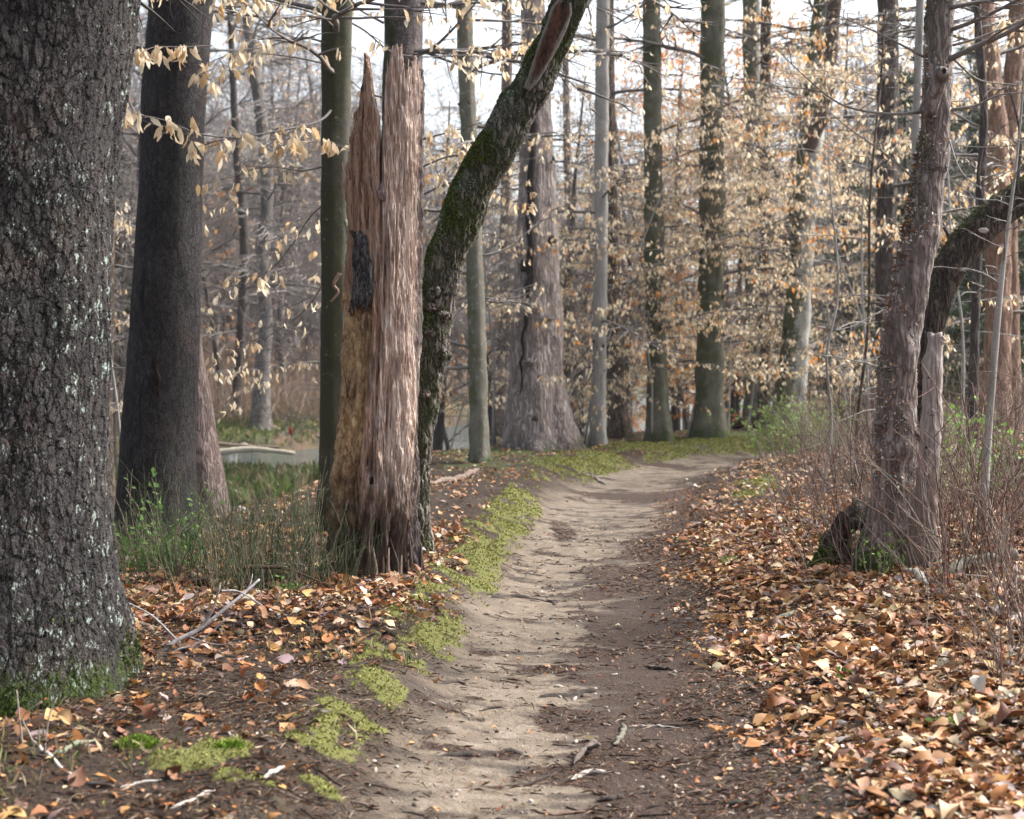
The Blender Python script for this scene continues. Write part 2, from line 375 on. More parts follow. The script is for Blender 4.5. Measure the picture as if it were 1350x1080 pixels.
# ground and path share one surface: path faces are their own object, cut from the same sheet
def make_ground_mat():
    t = NT('forest_floor'); p = t.pos(); u = t.attr('u'); mo = t.attr('moss'); cd = t.attr('creek')
    n1 = t.noise(p, 2.2, 5, .6); n2 = t.noise(p, 9, 5, .6); n3 = t.noise(p, 45, 4, .65); n4 = t.noise(p, 160, 3, .6)
    ed = t.ma('ADD', t.ma('ABSOLUTE', u), t.ma('ADD', t.ma('MULTIPLY', t.ma('SUBTRACT', n1, .5), .55), t.ma('MULTIPLY', t.ma('SUBTRACT', n2, .5), .35)))
    pm = t.ss(ed, .98, .5)
    dirt = t.ramp(n2, [(.25, (.12, .094, .07)), (.5, (.205, .166, .126)), (.72, (.29, .243, .19))])
    dirt = t.mix(t.ss(n3, .42, .62, .35, 0), dirt, (.13, .095, .07))
    lay = t.noise(t.map(p, (1.0, 2.6, 1)), 1.7, 5, .62)
    dk = t.attr('damp'); dk = t.ma('ADD', dk, t.ma('MULTIPLY', t.ss(t.ma('ADD', u, t.ma('MULTIPLY', t.ma('SUBTRACT', n1, .5), 1.2)), -.25, .25), t.ss(t.sep(p, 1), 13, 8.5, .12, .85))); damp = t.ss(t.ma('ADD', lay, t.ma('MULTIPLY', dk, .3)), .52, .70)
    dirt = t.mix(t.ma('MULTIPLY', damp, .85), dirt, t.mix(n3, (.020, .015, .012), (.066, .048, .038)))
    debris = t.ss(t.ma('ADD', t.noise(t.map(p, (1, 2.2, 1)), 3.2, 6, .72), t.ma('ADD', t.ma('MULTIPLY', t.ss(u, .2, .8), .16), t.ma('MULTIPLY', dk, .30))), .60, .70)
    dirt = t.mix(debris, dirt, t.mix(t.ss(n4, .4, .62), (.014, .010, .008), (.075, .040, .025)))
    dirt = t.mix(t.ss(t.voro(t.map(p, (1, 2.2, 1)), 30, 'F1'), .17, .1, 0, .7), dirt, (.05, .036, .03))
    soil = t.mix(t.ss(n3, .38, .62), (.012, .009, .007), t.mix(n2, (.038, .024, .016), (.066, .038, .023)))
    soil = t.mix(t.ss(n1, .5, .7, 0, .6), soil, t.mix(n4, (.026, .018, .012), (.085, .064, .046)))
    c = t.mix(pm, soil, dirt)
    c = t.mix(t.ss(t.ma('ADD', mo, t.ma('ADD', t.ma('MULTIPLY', t.ma('SUBTRACT', n2, .5), .9), t.ma('MULTIPLY', t.ma('SUBTRACT', n3, .5), .3))), .25, .55, 0, .85), c, t.mix(t.ss(n4, .35, .65), (.075, .08, .02), (.185, .19, .048)))
    far = t.mix(n1, (.11, .07, .045), (.20, .125, .075))
    y = t.sep(p, 1)
    c = t.mix(t.ss(y, 20, 40, 0, .8), c, t.mix(pm, far, dirt))
    gr = t.ma('MULTIPLY', t.ss(t.ma('ABSOLUTE', cd), 17, 9), t.ss(t.ma('ADD', t.noise(p, .55, 4, .6), t.ma('MULTIPLY', n2, .2)), .52, .68))
    gr = t.ma('MULTIPLY', t.ma('MULTIPLY', gr, t.ss(y, 15, 22)), t.ss(t.ma('ABSOLUTE', u), 1.0, 1.5))
    c = t.mix(t.ma('MULTIPLY', gr, .85), c, t.mix(n3, (.05, .07, .02), (.11, .14, .04)))
    mud = t.ss(t.ma('ABSOLUTE', t.ma('SUBTRACT', t.ma('ABSOLUTE', cd), 4.6)), .7, .2)
    c = t.mix(t.ma('MULTIPLY', mud, t.ss(n1, .35, .6, .2, .9)), c, (.04, .035, .024))
    t.col(c, t.mix(damp, (.95,) * 3, (.72,) * 3))
    t.bump(t.ma('ADD', t.ma('MULTIPLY', n2, .5), t.ma('ADD', t.ma('MULTIPLY', n3, .35), t.ma('MULTIPLY', n4, .2))), .05, 1.0)
    return t.m
M_GROUND = make_ground_mat()
for nm, fq in (('ground', quads[uq >= .85]), ('path', quads[uq < .85])):
    used = np.unique(fq); inv = np.zeros(len(V), int); inv[used] = np.arange(len(used))
    me = np_mesh(nm, V[used], [inv[fq]], attrs={'u': U.ravel()[used], 'moss': MO.ravel()[used], 'creek': CD.ravel()[used], 'damp': DA.ravel()[used]})
    o = link(nm, me, M_GROUND)
    tag(o, {'ground': 'brown woodland floor of soil, leaf mould and moss on both sides of the path', 'path': 'trodden sandy dirt footpath with dark damp patches curving away to the right'}[nm], 'forest floor' if nm == 'ground' else 'path', kind='structure')
# creek
wx = np.linspace(-60, 40, 60); wy = np.linspace(20, 150, 80); WX, WY = np.meshgrid(wx, wy)
wi = np.arange(WX.size).reshape(WX.shape)
wq = np.stack([wi[:-1, :-1], wi[:-1, 1:], wi[1:, 1:], wi[1:, :-1]], -1).reshape(-1, 4)
keep = np.abs(creek_d(WX, WY).ravel()[wq]).min(1) < 6.2
t = NT('creek_water'); t.col(t.mix(t.noise(t.pos(), .6, 3, .5), (.04, .055, .052), (.085, .105, .105)), .06); t.b.inputs['Specular IOR Level'].default_value = .6  # pale grey of the reflected overcast sky is put into the base colour
t.bump(t.noise(t.map(t.pos(), (1, 2.5, 1)), 3.0, 4, .6), .09, .8)
o = link('creek', np_mesh('creek', np.stack([WX, WY, np.full_like(WX, WATER_Z)], -1).reshape(-1, 3), [wq[keep]]), t.m)
tag(o, 'shallow grey green creek running between its banks behind the trees', 'creek', kind='structure')

# ------------------------------------------------------------------ trunks
def sweep(P, rad, nseg, step, seed, rough=.04, flare=.0, flare_h=.35, lobes=5, lob_amp=.6, closed_top=True, rscale=1.0, fine=0.0):
    """P: centre line from base to top (n,3) in local space, rad: radii. returns verts, faces"""
    P, rad = np.asarray(P, float), np.asarray(rad, float)
    D = catmull(np.column_stack([P, rad]), 40 * len(P))
    seg = np.linalg.norm(np.diff(D[:, :3], axis=0), axis=1); s = np.concatenate([[0], np.cumsum(seg)])
    n = max(6, int(s[-1] / step)); ss_ = np.linspace(0, s[-1], n)
    Q = np.stack([np.interp(ss_, s, D[:, k]) for k in range(4)], -1)
    c, r = Q[:, :3], np.maximum(Q[:, 3], .002)
    T = np.gradient(c, axis=0); T /= np.linalg.norm(T, axis=1, keepdims=True)
    A = np.zeros_like(T); a = np.array([1., 0, 0])
    if abs(T[0] @ a) > .9: a = np.array([0., 1, 0])
    for i in range(n):
        a = a - T[i] * (a @ T[i]); a /= np.linalg.norm(a); A[i] = a
    B = np.cross(T, A)
    th = np.arange(nseg) * 2 * math.pi / nseg
    rng = np.random.default_rng(seed)
    lob = np.zeros(nseg)
    for k in range(2, lobes + 3): lob += rng.uniform(.3, 1) / math.sqrt(k) * np.cos(k * th + rng.uniform(0, 6.28))
    lob /= np.abs(lob).max() + 1e-9
    hgt = c[:, 2] - c[0, 2]
    prof = np.exp(-np.maximum(hgt - .12, 0) / flare_h)[:, None]
    ct, st = np.cos(th)[None], np.sin(th)[None]
    rr = r[:, None] * (1 + flare * prof * (1 + lob_amp * lob[None] ** 1) + lob_amp * .10 * lob[None])
    pos0 = c[:, None] + rr[..., None] * (A[:, None] * ct[..., None] + B[:, None] * st[..., None])
    q = pos0 / max(r.mean() * 1.3, .03)
    nz = fbm3(q[..., 0] + seed, q[..., 1], q[..., 2] * .6, seed, 4)
    rr = rr * (1 + rough * nz)
    if fine: rr = rr + fine * fbm3(pos0[..., 0] * 45, pos0[..., 1] * 45, pos0[..., 2] * 14, seed + 5, 3)
    V = c[:, None] + rr[..., None] * (A[:, None] * ct[..., None] + B[:, None] * st[..., None])
    i = np.arange(n * nseg).reshape(n, nseg); i2 = np.roll(i, -1, axis=1)
    fq = np.stack([i[:-1], i2[:-1], i2[1:], i[1:]], -1).reshape(-1, 4)
    V = V.reshape(-1, 3); ft = np.zeros((0, 3), int)
    if closed_top:
        V = np.vstack([V, c[-1:] + T[-1:] * r[-1] * .3]); k = len(V) - 1
        ft = np.stack([i[-1], i2[-1], np.full(nseg, k)], -1)
    return V, [fq, ft]
def trunk_line(px_pts, depth=None, sink=.25, top=None, dtop=0.0):
    """px_pts: (px, py, half width px) from top to bottom in the photo; the last sits on the ground. -> world centre line base to top, radii"""
    bx, by, bw = px_pts[-1]
    if depth is None: base = gp(bx, by); depth = base[1] + bw * base[1] / F * .8
    b = pt(bx, by, depth); gz = Hs(b[0], depth)
    P, rr = [], []
    ys = [p[1] for p in px_pts]
    for px, py, hw in px_pts[::-1]:
        f = (by - py) / 1000.0
        d = depth + dtop * f
        P.append(pt(px, py, d)); rr.append(hw * d / F)
    P, rr = np.array(P), np.array(rr)
    if P[0, 2] > gz + .02:
        P = np.vstack([[P[0, 0], P[0, 1], gz], P]); rr = np.concatenate([[rr[0]], rr])
    P = np.vstack([[P[0, 0], P[0, 1], min(P[0, 2], gz) - sink], P]); rr = np.concatenate([[rr[0] * 1.05], rr])
    if top:
        d = P[-1] - P[-2]; d /= np.linalg.norm(d); d[2] = max(d[2], .5); d /= np.linalg.norm(d)
        n = 4; L = top
        for k in range(1, n + 1):
            d = d * .8 + np.array([0, 0, 1]) * .2; d /= np.linalg.norm(d)
            P = np.vstack([P, P[-1] + d * L / n]); rr = np.append(rr, rr[-1] * (1 - .16))
    return P, rr, np.array([b[0], depth, gz])
# ------------------------------------------------------------------ branches, sprays, crowns
rngG = np.random.default_rng(7)
CREAM = [(.74, .60, .42), (.80, .69, .52), (.68, .52, .34), (.62, .42, .23), (.76, .62, .43), (.84, .74, .58)]
ORANGE = [(.70, .27, .05), (.76, .35, .09), (.62, .21, .04), (.74, .42, .16), (.70, .34, .12)]
def nrm(v): return v / (np.linalg.norm(v) + 1e-12)
def wander(rng, p, d, L, n, bend=.12, grav=0.0):
    p, d = np.array(p, float), nrm(np.array(d, float)); out = [p.copy()]
    for k in range(n - 1):
        d = nrm(d + rng.normal(0, bend, 3) + np.array([0, 0, grav])); p = p + d * L / (n - 1); out.append(p.copy())
    return np.array(out)
class Leaves:
    def __init__(s): s.p, s.a, s.u, s.s, s.c = [], [], [], [], []
    def add(s, p, a, u, sz, c): s.p.append(p); s.a.append(a); s.u.append(u); s.s.append(sz); s.c.append(c)
    def mesh(s, name, rng, shift, **k): k.setdefault('width', .21); return leaf_mesh(name, s.p, s.a, s.u, s.s, s.c, rng, shift, **k)
def pick(rng, pal, j=.12): return np.clip(np.array(pal[rng.integers(len(pal))]) * rng.uniform(1 - j, 1 + j), 0, .9)
def hang(lv, rng, p, pal, size, outward=None):
    a = np.array([rng.normal(0, .45), rng.normal(0, .45), -1.0])
    if outward is not None: a = a + outward * .5
    lv.add(p, a, rng.normal(0, 1, 3), size * rng.uniform(.65, 1.2), pick(rng, pal))
def dress(tb, lv, rng, P, r0, pal, size, dens, tw_len=.35, every=.18, col=(.2, .18, .17)):
    """alternate flat twigs along a branch line P, leaves hanging from the twigs"""
    seg = np.linalg.norm(np.diff(P, axis=0), axis=1); s = np.concatenate([[0], np.cumsum(seg)]); L = s[-1]; side = 1
    x = L * .18
    while x < L:
        p = np.array([np.interp(x, s, P[:, k]) for k in range(3)]); i = min(np.searchsorted(s, x), len(P) - 1); t = nrm(P[i] - P[i - 1])
        lat = nrm(np.cross(t, [0, 0, 1.])) * side; side = -side
        l = tw_len * L * (1 - .55 * x / L) * rng.uniform(.6, 1.2)
        q = wander(rng, p, t * .8 + lat * rng.uniform(.5, 1) + np.array([0, 0, rng.uniform(-.12, .12)]), l, 5, .10, -.03)
        tb.add(q, np.linspace(max(r0 * .45, .003), .002, 5), col)
        for _ in range(rng.integers(1, 3)):
            j = rng.integers(1, 4); q2 = wander(rng, q[j], nrm(q[-1] - q[0]) + rng.normal(0, .5, 3) * np.array([1, 1, .3]), l * .5, 4, .12, -.02)
            tb.add(q2, np.linspace(max(r0 * .28, .0024), .0017, 4), col)
            if lv is not None and rng.random() < dens:
                for _ in range(rng.integers(1, 4)): hang(lv, rng, q2[-1] + rng.normal(0, .012, 3), pal, size)
        if lv is not None:
            for j in range(1, 5):
                if rng.random() < dens: hang(lv, rng, q[j] + rng.normal(0, .01, 3), pal, size)
            if rng.random() < dens:
                for _ in range(rng.integers(1, 4)): hang(lv, rng, q[-1] + rng.normal(0, .02, 3), pal, size)
        x += every * rng.uniform(.6, 1.4)
def px_line(pts, d0, d1=None, n=None):
    d1 = d0 if d1 is None else d1; m = len(pts)
    P = np.array([pt(x, y, d0 + (d1 - d0) * k / (m - 1)) for k, (x, y) in enumerate(pts)])
    return catmull(P, n or 6 * m)

def surf_points(V, quads, rng, n, mask=None):
    Q = V[quads]; c = Q.mean(1); nn = np.cross(Q[:, 2] - Q[:, 0], Q[:, 3] - Q[:, 1]); A = np.linalg.norm(nn, axis=1); nn = nn / (A[:, None] + 1e-12)
    w = A.copy()
    if mask is not None: w = w * np.clip(mask(c, nn), 0, None)
    k = rng.choice(len(c), n, p=w / w.sum()); a, b = rng.random((n, 1)), rng.random((n, 1))
    q = Q[k]; P = (q[:, 0] * (1-a) + q[:, 1] * a) * (1-b) + (q[:, 3] * (1-a) + q[:, 2] * a) * b
    return P, nn[k]
def tufts(name, P, Nn, rng, size, cols, parent, mat):
    n = len(P); ax = Nn + rng.normal(0, .6, (n, 3)) + np.array([0, 0, .25])
    c = np.array(cols)[rng.integers(0, len(cols), n)] * rng.uniform(.7, 1.3, (n, 1))
    return link(name, leaf_mesh(name, P - Nn * size * .15, ax, rng.normal(0, 1, (n, 3)), size * rng.uniform(.5, 1.3, n), c, rng, width=.28, rich=False), mat, parent)
M_MOSS = leaf_mat('moss_tuft', .15, .9, .1)
MOSSC = [(.035, .05, .010), (.06, .085, .016), (.10, .13, .024)]

# ------------------------------------------------------------------ barks
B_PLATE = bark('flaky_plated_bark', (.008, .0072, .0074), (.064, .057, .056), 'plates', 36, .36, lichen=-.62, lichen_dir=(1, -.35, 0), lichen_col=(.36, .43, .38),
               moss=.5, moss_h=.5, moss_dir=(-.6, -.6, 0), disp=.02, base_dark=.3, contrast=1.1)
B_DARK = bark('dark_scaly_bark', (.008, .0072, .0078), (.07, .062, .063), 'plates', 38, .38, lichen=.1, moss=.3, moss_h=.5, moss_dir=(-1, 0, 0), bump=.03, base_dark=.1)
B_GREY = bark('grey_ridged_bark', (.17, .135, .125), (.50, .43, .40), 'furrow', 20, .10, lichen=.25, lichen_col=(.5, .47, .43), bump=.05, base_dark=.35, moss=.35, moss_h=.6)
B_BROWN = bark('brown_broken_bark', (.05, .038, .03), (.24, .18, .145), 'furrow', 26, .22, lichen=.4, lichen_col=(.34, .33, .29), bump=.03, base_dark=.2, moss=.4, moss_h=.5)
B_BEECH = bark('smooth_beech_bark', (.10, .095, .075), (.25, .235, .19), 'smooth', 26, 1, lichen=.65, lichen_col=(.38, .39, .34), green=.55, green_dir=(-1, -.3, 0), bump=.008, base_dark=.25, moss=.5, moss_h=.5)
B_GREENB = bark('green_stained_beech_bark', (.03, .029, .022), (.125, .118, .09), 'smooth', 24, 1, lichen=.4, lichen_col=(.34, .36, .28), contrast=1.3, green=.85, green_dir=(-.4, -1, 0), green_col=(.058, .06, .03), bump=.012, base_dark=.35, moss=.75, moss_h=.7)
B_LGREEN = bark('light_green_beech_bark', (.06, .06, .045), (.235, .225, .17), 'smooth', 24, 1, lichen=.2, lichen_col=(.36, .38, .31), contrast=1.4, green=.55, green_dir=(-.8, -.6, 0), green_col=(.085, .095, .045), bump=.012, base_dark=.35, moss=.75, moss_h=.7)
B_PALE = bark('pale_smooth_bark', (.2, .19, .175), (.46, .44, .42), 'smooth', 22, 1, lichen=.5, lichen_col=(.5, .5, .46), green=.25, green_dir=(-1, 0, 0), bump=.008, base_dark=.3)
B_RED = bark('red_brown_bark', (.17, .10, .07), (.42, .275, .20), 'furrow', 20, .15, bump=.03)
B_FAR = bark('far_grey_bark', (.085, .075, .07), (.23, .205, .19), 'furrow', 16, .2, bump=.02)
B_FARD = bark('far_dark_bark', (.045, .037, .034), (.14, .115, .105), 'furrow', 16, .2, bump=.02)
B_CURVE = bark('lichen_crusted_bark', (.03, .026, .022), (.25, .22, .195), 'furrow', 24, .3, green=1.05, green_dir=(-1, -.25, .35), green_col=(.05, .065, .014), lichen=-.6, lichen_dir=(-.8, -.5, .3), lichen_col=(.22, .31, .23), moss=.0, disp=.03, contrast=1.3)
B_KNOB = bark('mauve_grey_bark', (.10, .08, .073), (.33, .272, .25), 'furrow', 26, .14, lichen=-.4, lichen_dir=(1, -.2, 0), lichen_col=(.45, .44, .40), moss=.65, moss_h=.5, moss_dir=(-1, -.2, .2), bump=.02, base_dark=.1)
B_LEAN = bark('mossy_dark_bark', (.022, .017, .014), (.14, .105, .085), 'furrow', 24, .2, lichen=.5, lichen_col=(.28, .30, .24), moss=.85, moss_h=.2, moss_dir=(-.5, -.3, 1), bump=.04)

def make_tree(name, label, px_pts, mat, depth=None, top=3.0, nseg=48, step=.05, seed=1, flare=.35, flare_h=.25, rough=.05, fine=0, group=None, sink=.25, dtop=0, lob=.6, cat='tree', lobes=5):
    P, rr, base = trunk_line(px_pts, depth, sink, top, dtop)
    rt = empty(name, base, label, cat, group)
    V, Fc = sweep(P - base, rr, nseg, step, seed, rough, flare, flare_h, lobes, lob, fine=fine)
    link('trunk', np_mesh('trunk', V, Fc), mat, rt)
    return rt, P, rr, base, V, Fc
def add_parts(rt, base, tb, lv, rng, sides=5, leafname='foliage', mat=None, **k):
    if tb.g: link('crown', tb.mesh('crown', sides, base), M_TWIG, rt)
    if lv is not None and lv.p: link(leafname, lv.mesh(leafname, rng, base, **k), mat or M_LEAF, rt)
def crown(tb, lv, rng, P, rr, z0, n, L, pal=None, size=.085, dens=0., col=(.2, .18, .17), up=.12, az=None, every=.2, grav=-.012):
    """branches leaving the trunk line P above height z0"""
    z = P[:, 2]; D = catmull(np.column_stack([P, rr]), 120); D = D[D[:, 2] > z0]
    if len(D) < 3: return
    for k in range(n):
        i = rng.integers(0, len(D)); p = D[i, :3]; a = rng.uniform(0, 2 * math.pi) if az is None else rng.uniform(*az)
        d = np.array([math.cos(a), math.sin(a), up + rng.normal(0, .12)]); l = L * rng.uniform(.5, 1.15); r0 = min(D[i, 3] * .45, .006 + .009 * l)
        q = wander(rng, p, d, l, 9, .10, grav); tb.add(q, np.linspace(r0, .002, 9), col)
        dress(tb, lv, rng, q, r0, pal or CREAM, size, dens, .33, every, col)

# --- the big plated trunk at the left edge
rt, P, rr, base, V, Fc = make_tree('bark_plated_tree', 'massive trunk with flaking scaly bark and pale green lichen, cut by the left edge', [(35, -200, 160), (15, 0, 157), (0, 150, 155), (-8, 300, 150), (-18, 480, 153), (-19, 650, 155), (-12, 780, 165), (-2, 880, 180), (-10, 960, 196)], B_PLATE,
    depth=6.05, top=3, nseg=640, step=.006, seed=11, flare=.06, flare_h=.22, rough=.035, lob=.3)
rng = np.random.default_rng(11)
tp, tn = surf_points(V, Fc[0], rng, 9000, lambda c, n: (c[:, 2] < .5) * sstep(.42, .05, c[:, 2] + .3 * noise3(c[:, 0] * 6, c[:, 1] * 6, c[:, 2] * 3, 3)) * (n[:, 1] < .3) * sstep(-.15, .3, noise3(c[:, 0] * 5, c[:, 1] * 5, c[:, 2] * 5, 4)))
tufts('moss', tp, tn, rng, .02, MOSSC, rt, M_MOSS)
tb, lv = Tubes(), None
crown(tb, lv, rng, P, rr, 3.6, 14, 3.5, col=(.09, .08, .075)); add_parts(rt, base, tb, lv, rng)

# --- the dark straight trunk behind it
rt, P, rr, base, V, Fc = make_tree('dark_barked_tree', 'straight near-black scaly trunk with a hollow knot, standing among green stems', [(243, -160, 41), (239, 0, 41), (229, 130, 40), (224, 300, 41), (214, 480, 45), (208, 600, 48), (204, 700, 53), (200, 760, 64)], B_DARK, depth=12.4, top=3, nseg=120, step=.03, seed=12, flare=.12, rough=.03)
kp = pt(203, 500, 12.4 - .29) - base
def blob(P0, rx, ry, rz, seed, n=20, amp=.25, fr=2.0):
    u, v = np.meshgrid(np.linspace(0, 2 * math.pi, 2 * n, endpoint=False), np.linspace(0, math.pi, n))
    d = np.stack([np.sin(v) * np.cos(u), np.sin(v) * np.sin(u), np.cos(v)], -1); r = 1 + amp * fbm3(d[..., 0] * fr, d[..., 1] * fr, d[..., 2] * fr, seed, 3)
    V = (d * r[..., None] * np.array([rx, ry, rz])).reshape(-1, 3) + np.asarray(P0)
    i = np.arange(u.size).reshape(u.shape); i2 = np.roll(i, -1, 1)
    return V, [np.stack([i[:-1], i[1:], i2[1:], i2[:-1]], -1).reshape(-1, 4)]
def flat_mat(name, a, b, sc=8, stretch=(1, 1, 1), rough=.9, bump=.01):
    t = NT(name); o = t.map(t.obj(), stretch); n = t.noise(o, sc, 6, .65)
    t.col(t.ramp(n, [(.3, a), (.7, b)]), rough); t.bump(n, bump); return t.m
M_HOLE = flat_mat('rotten_heartwood', (.006, .004, .003), (.028, .017, .012))
V2, F2 = blob(kp + np.array([0, .03, 0]), .055, .05, .17, 5, amp=.5); link('knot_hole', np_mesh('knot_hole', V2, F2), M_HOLE, rt)
tb = Tubes(); rng = np.random.default_rng(12); crown(tb, None, rng, P, rr, 4.0, 12, 3, col=(.08, .07, .07)); add_parts(rt, base, tb, None, rng)

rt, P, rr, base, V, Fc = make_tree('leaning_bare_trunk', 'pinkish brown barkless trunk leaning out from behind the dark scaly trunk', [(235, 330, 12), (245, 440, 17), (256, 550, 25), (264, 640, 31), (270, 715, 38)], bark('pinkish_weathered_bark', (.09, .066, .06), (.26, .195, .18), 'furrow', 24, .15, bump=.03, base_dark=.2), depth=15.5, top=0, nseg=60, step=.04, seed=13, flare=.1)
rt, P, rr, base, V, Fc = make_tree('thin_brown_tree', 'thin brown trunk in the gap between the two dark trunks', [(146, -100, 9), (144, 200, 9), (141, 420, 9), (139, 560, 10), (140, 668, 12)], B_BROWN, depth=19, top=2, nseg=30, step=.06, seed=14, flare=.2)
tb, lv = Tubes(), Leaves(); rng = np.random.default_rng(14); crown(tb, lv, rng, P, rr, 1.0, 16, 1.6, CREAM, .085, .5); add_parts(rt, base, tb, lv, rng)

# --- beech with dead leaf sprays, left of the broken snag
rt, P, rr, base, V, Fc = make_tree('green_grey_beech', 'slim green-grey beech trunk close behind the left side of the broken snag', [(446, -200, 22), (444, 0, 20), (443, 120, 19), (441, 300, 17.5), (441, 450, 18), (440, 600, 19), (437, 690, 21), (434, 745, 25)], B_GREENB, depth=11.4, top=2.5, nseg=48, step=.04, seed=15, flare=.15)
tb, lv = Tubes(), Leaves(); rng = np.random.default_rng(15)
BR = (.16, .145, .14)
for pts, d0, d1, r0, dens, sz in [
    ([(443, 138), (420, 160), (370, 172), (310, 181), (262, 176), (215, 158), (157, 146)], 11.4, 9.4, .012, .75, .105),
    ([(440, 60), (400, 50), (350, 62), (300, 72), (272, 105)], 11.4, 10.2, .010, .55, .10),
    ([(446, 42), (420, 20), (370, 5), (300, -10), (240, -15)], 11.4, 10, .012, .7, .10),
    ([(441, 215), (400, 225), (350, 220), (300, 235), (270, 240)], 11.4, 10.8, .008, .5, .10),
    ([(441, 260), (410, 285), (380, 330), (350, 360), (300, 380)], 11.4, 13, .007, .5, .095),
    ([(440, 340), (410, 400), (360, 440), (300, 470)], 11.4, 13, .006, .25, .09),
    ([(280, 60), (240, 62), (205, 62), (185, 70)], 10.2, 9.6, .005, .9, .105),
    ([(444, 180), (470, 200), (440, 190), (400, 188), (370, 192)], 11.2, 10.6, .005, .95, .105),
    ([(443, 20), (480, 40), (520, 70), (580, 75), (640, 68), (700, 55)], 11.5, 12.5, .010, .45, .09)]:
    q = px_line(pts, d0, d1); tq = Tubes(); tq.add(q, np.linspace(r0, .002, len(q)), BR); dress(tq, lv, rng, q, r0, CREAM, sz, dens, .2, .13, BR); link('branch', tq.mesh('branch', 5, base), M_TWIG, rt)
crown(tb, lv, rng, P, rr, 3.6, 14, 2.6, CREAM, .085, .5)
add_parts(rt, base, tb, lv, rng)
for pts, c in (([(455, 290), (460, 320), (456, 345), (458, 355)], (.20, .24, .15)), ([(448, 360), (440, 375), (446, 385), (436, 398)], (.35, .22, .17))):
    q = px_line(pts, 11.2); tb = Tubes(); tb.add(q, np.linspace(.016, .007, len(q)), c); link('bark_curl', tb.mesh('bark_curl', 8, base), M_TWIG, rt)

# --- grey trunk rising behind the snag
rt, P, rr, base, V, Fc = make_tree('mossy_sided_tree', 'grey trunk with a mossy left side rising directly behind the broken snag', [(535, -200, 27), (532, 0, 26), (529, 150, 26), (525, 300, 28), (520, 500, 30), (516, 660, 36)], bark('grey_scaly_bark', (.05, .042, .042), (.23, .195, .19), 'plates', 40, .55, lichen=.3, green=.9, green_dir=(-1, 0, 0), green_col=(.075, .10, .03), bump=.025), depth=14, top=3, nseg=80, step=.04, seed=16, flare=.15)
tb, lv = Tubes(), Leaves(); rng = np.random.default_rng(16)
for pts, d1, r0, dens in [([(557, 70), (575, 60), (605, 30), (630, 0), (650, -30)], 13, .02, .2), ([(560, 68), (600, 68), (660, 62), (720, 50)], 12.8, .014, .55), ([(560, 68), (590, 80), (640, 96), (690, 98)], 13, .018, .35),
                         ([(556, 5), (600, 6), (660, 0), (720, -12)], 13, .022, .4), ([(552, 185), (590, 175), (640, 160)], 13.2, .012, .5), ([(552, 222), (600, 205), (650, 215)], 13.2, .012, .6), ([(550, 260), (600, 240), (640, 250), (690, 270)], 13, .012, .7),
                         ([(505, 30), (470, 10), (440, -20)], 13, .014, .4), ([(508, 130), (480, 120), (455, 100)], 13.5, .01, .4)]:
    q = px_line(pts, 13.8, d1); tq = Tubes(); tq.add(q, np.linspace(r0, .003, len(q)), BR); dress(tq, lv, rng, q, r0 * .7, CREAM, .095, dens, .25, .15, BR); link('branch', tq.mesh('branch', 5, base), M_TWIG, rt)
crown(tb, lv, rng, P, rr, 4.2, 14, 3, CREAM, .085, .3); add_parts(rt, base, tb, lv, rng)

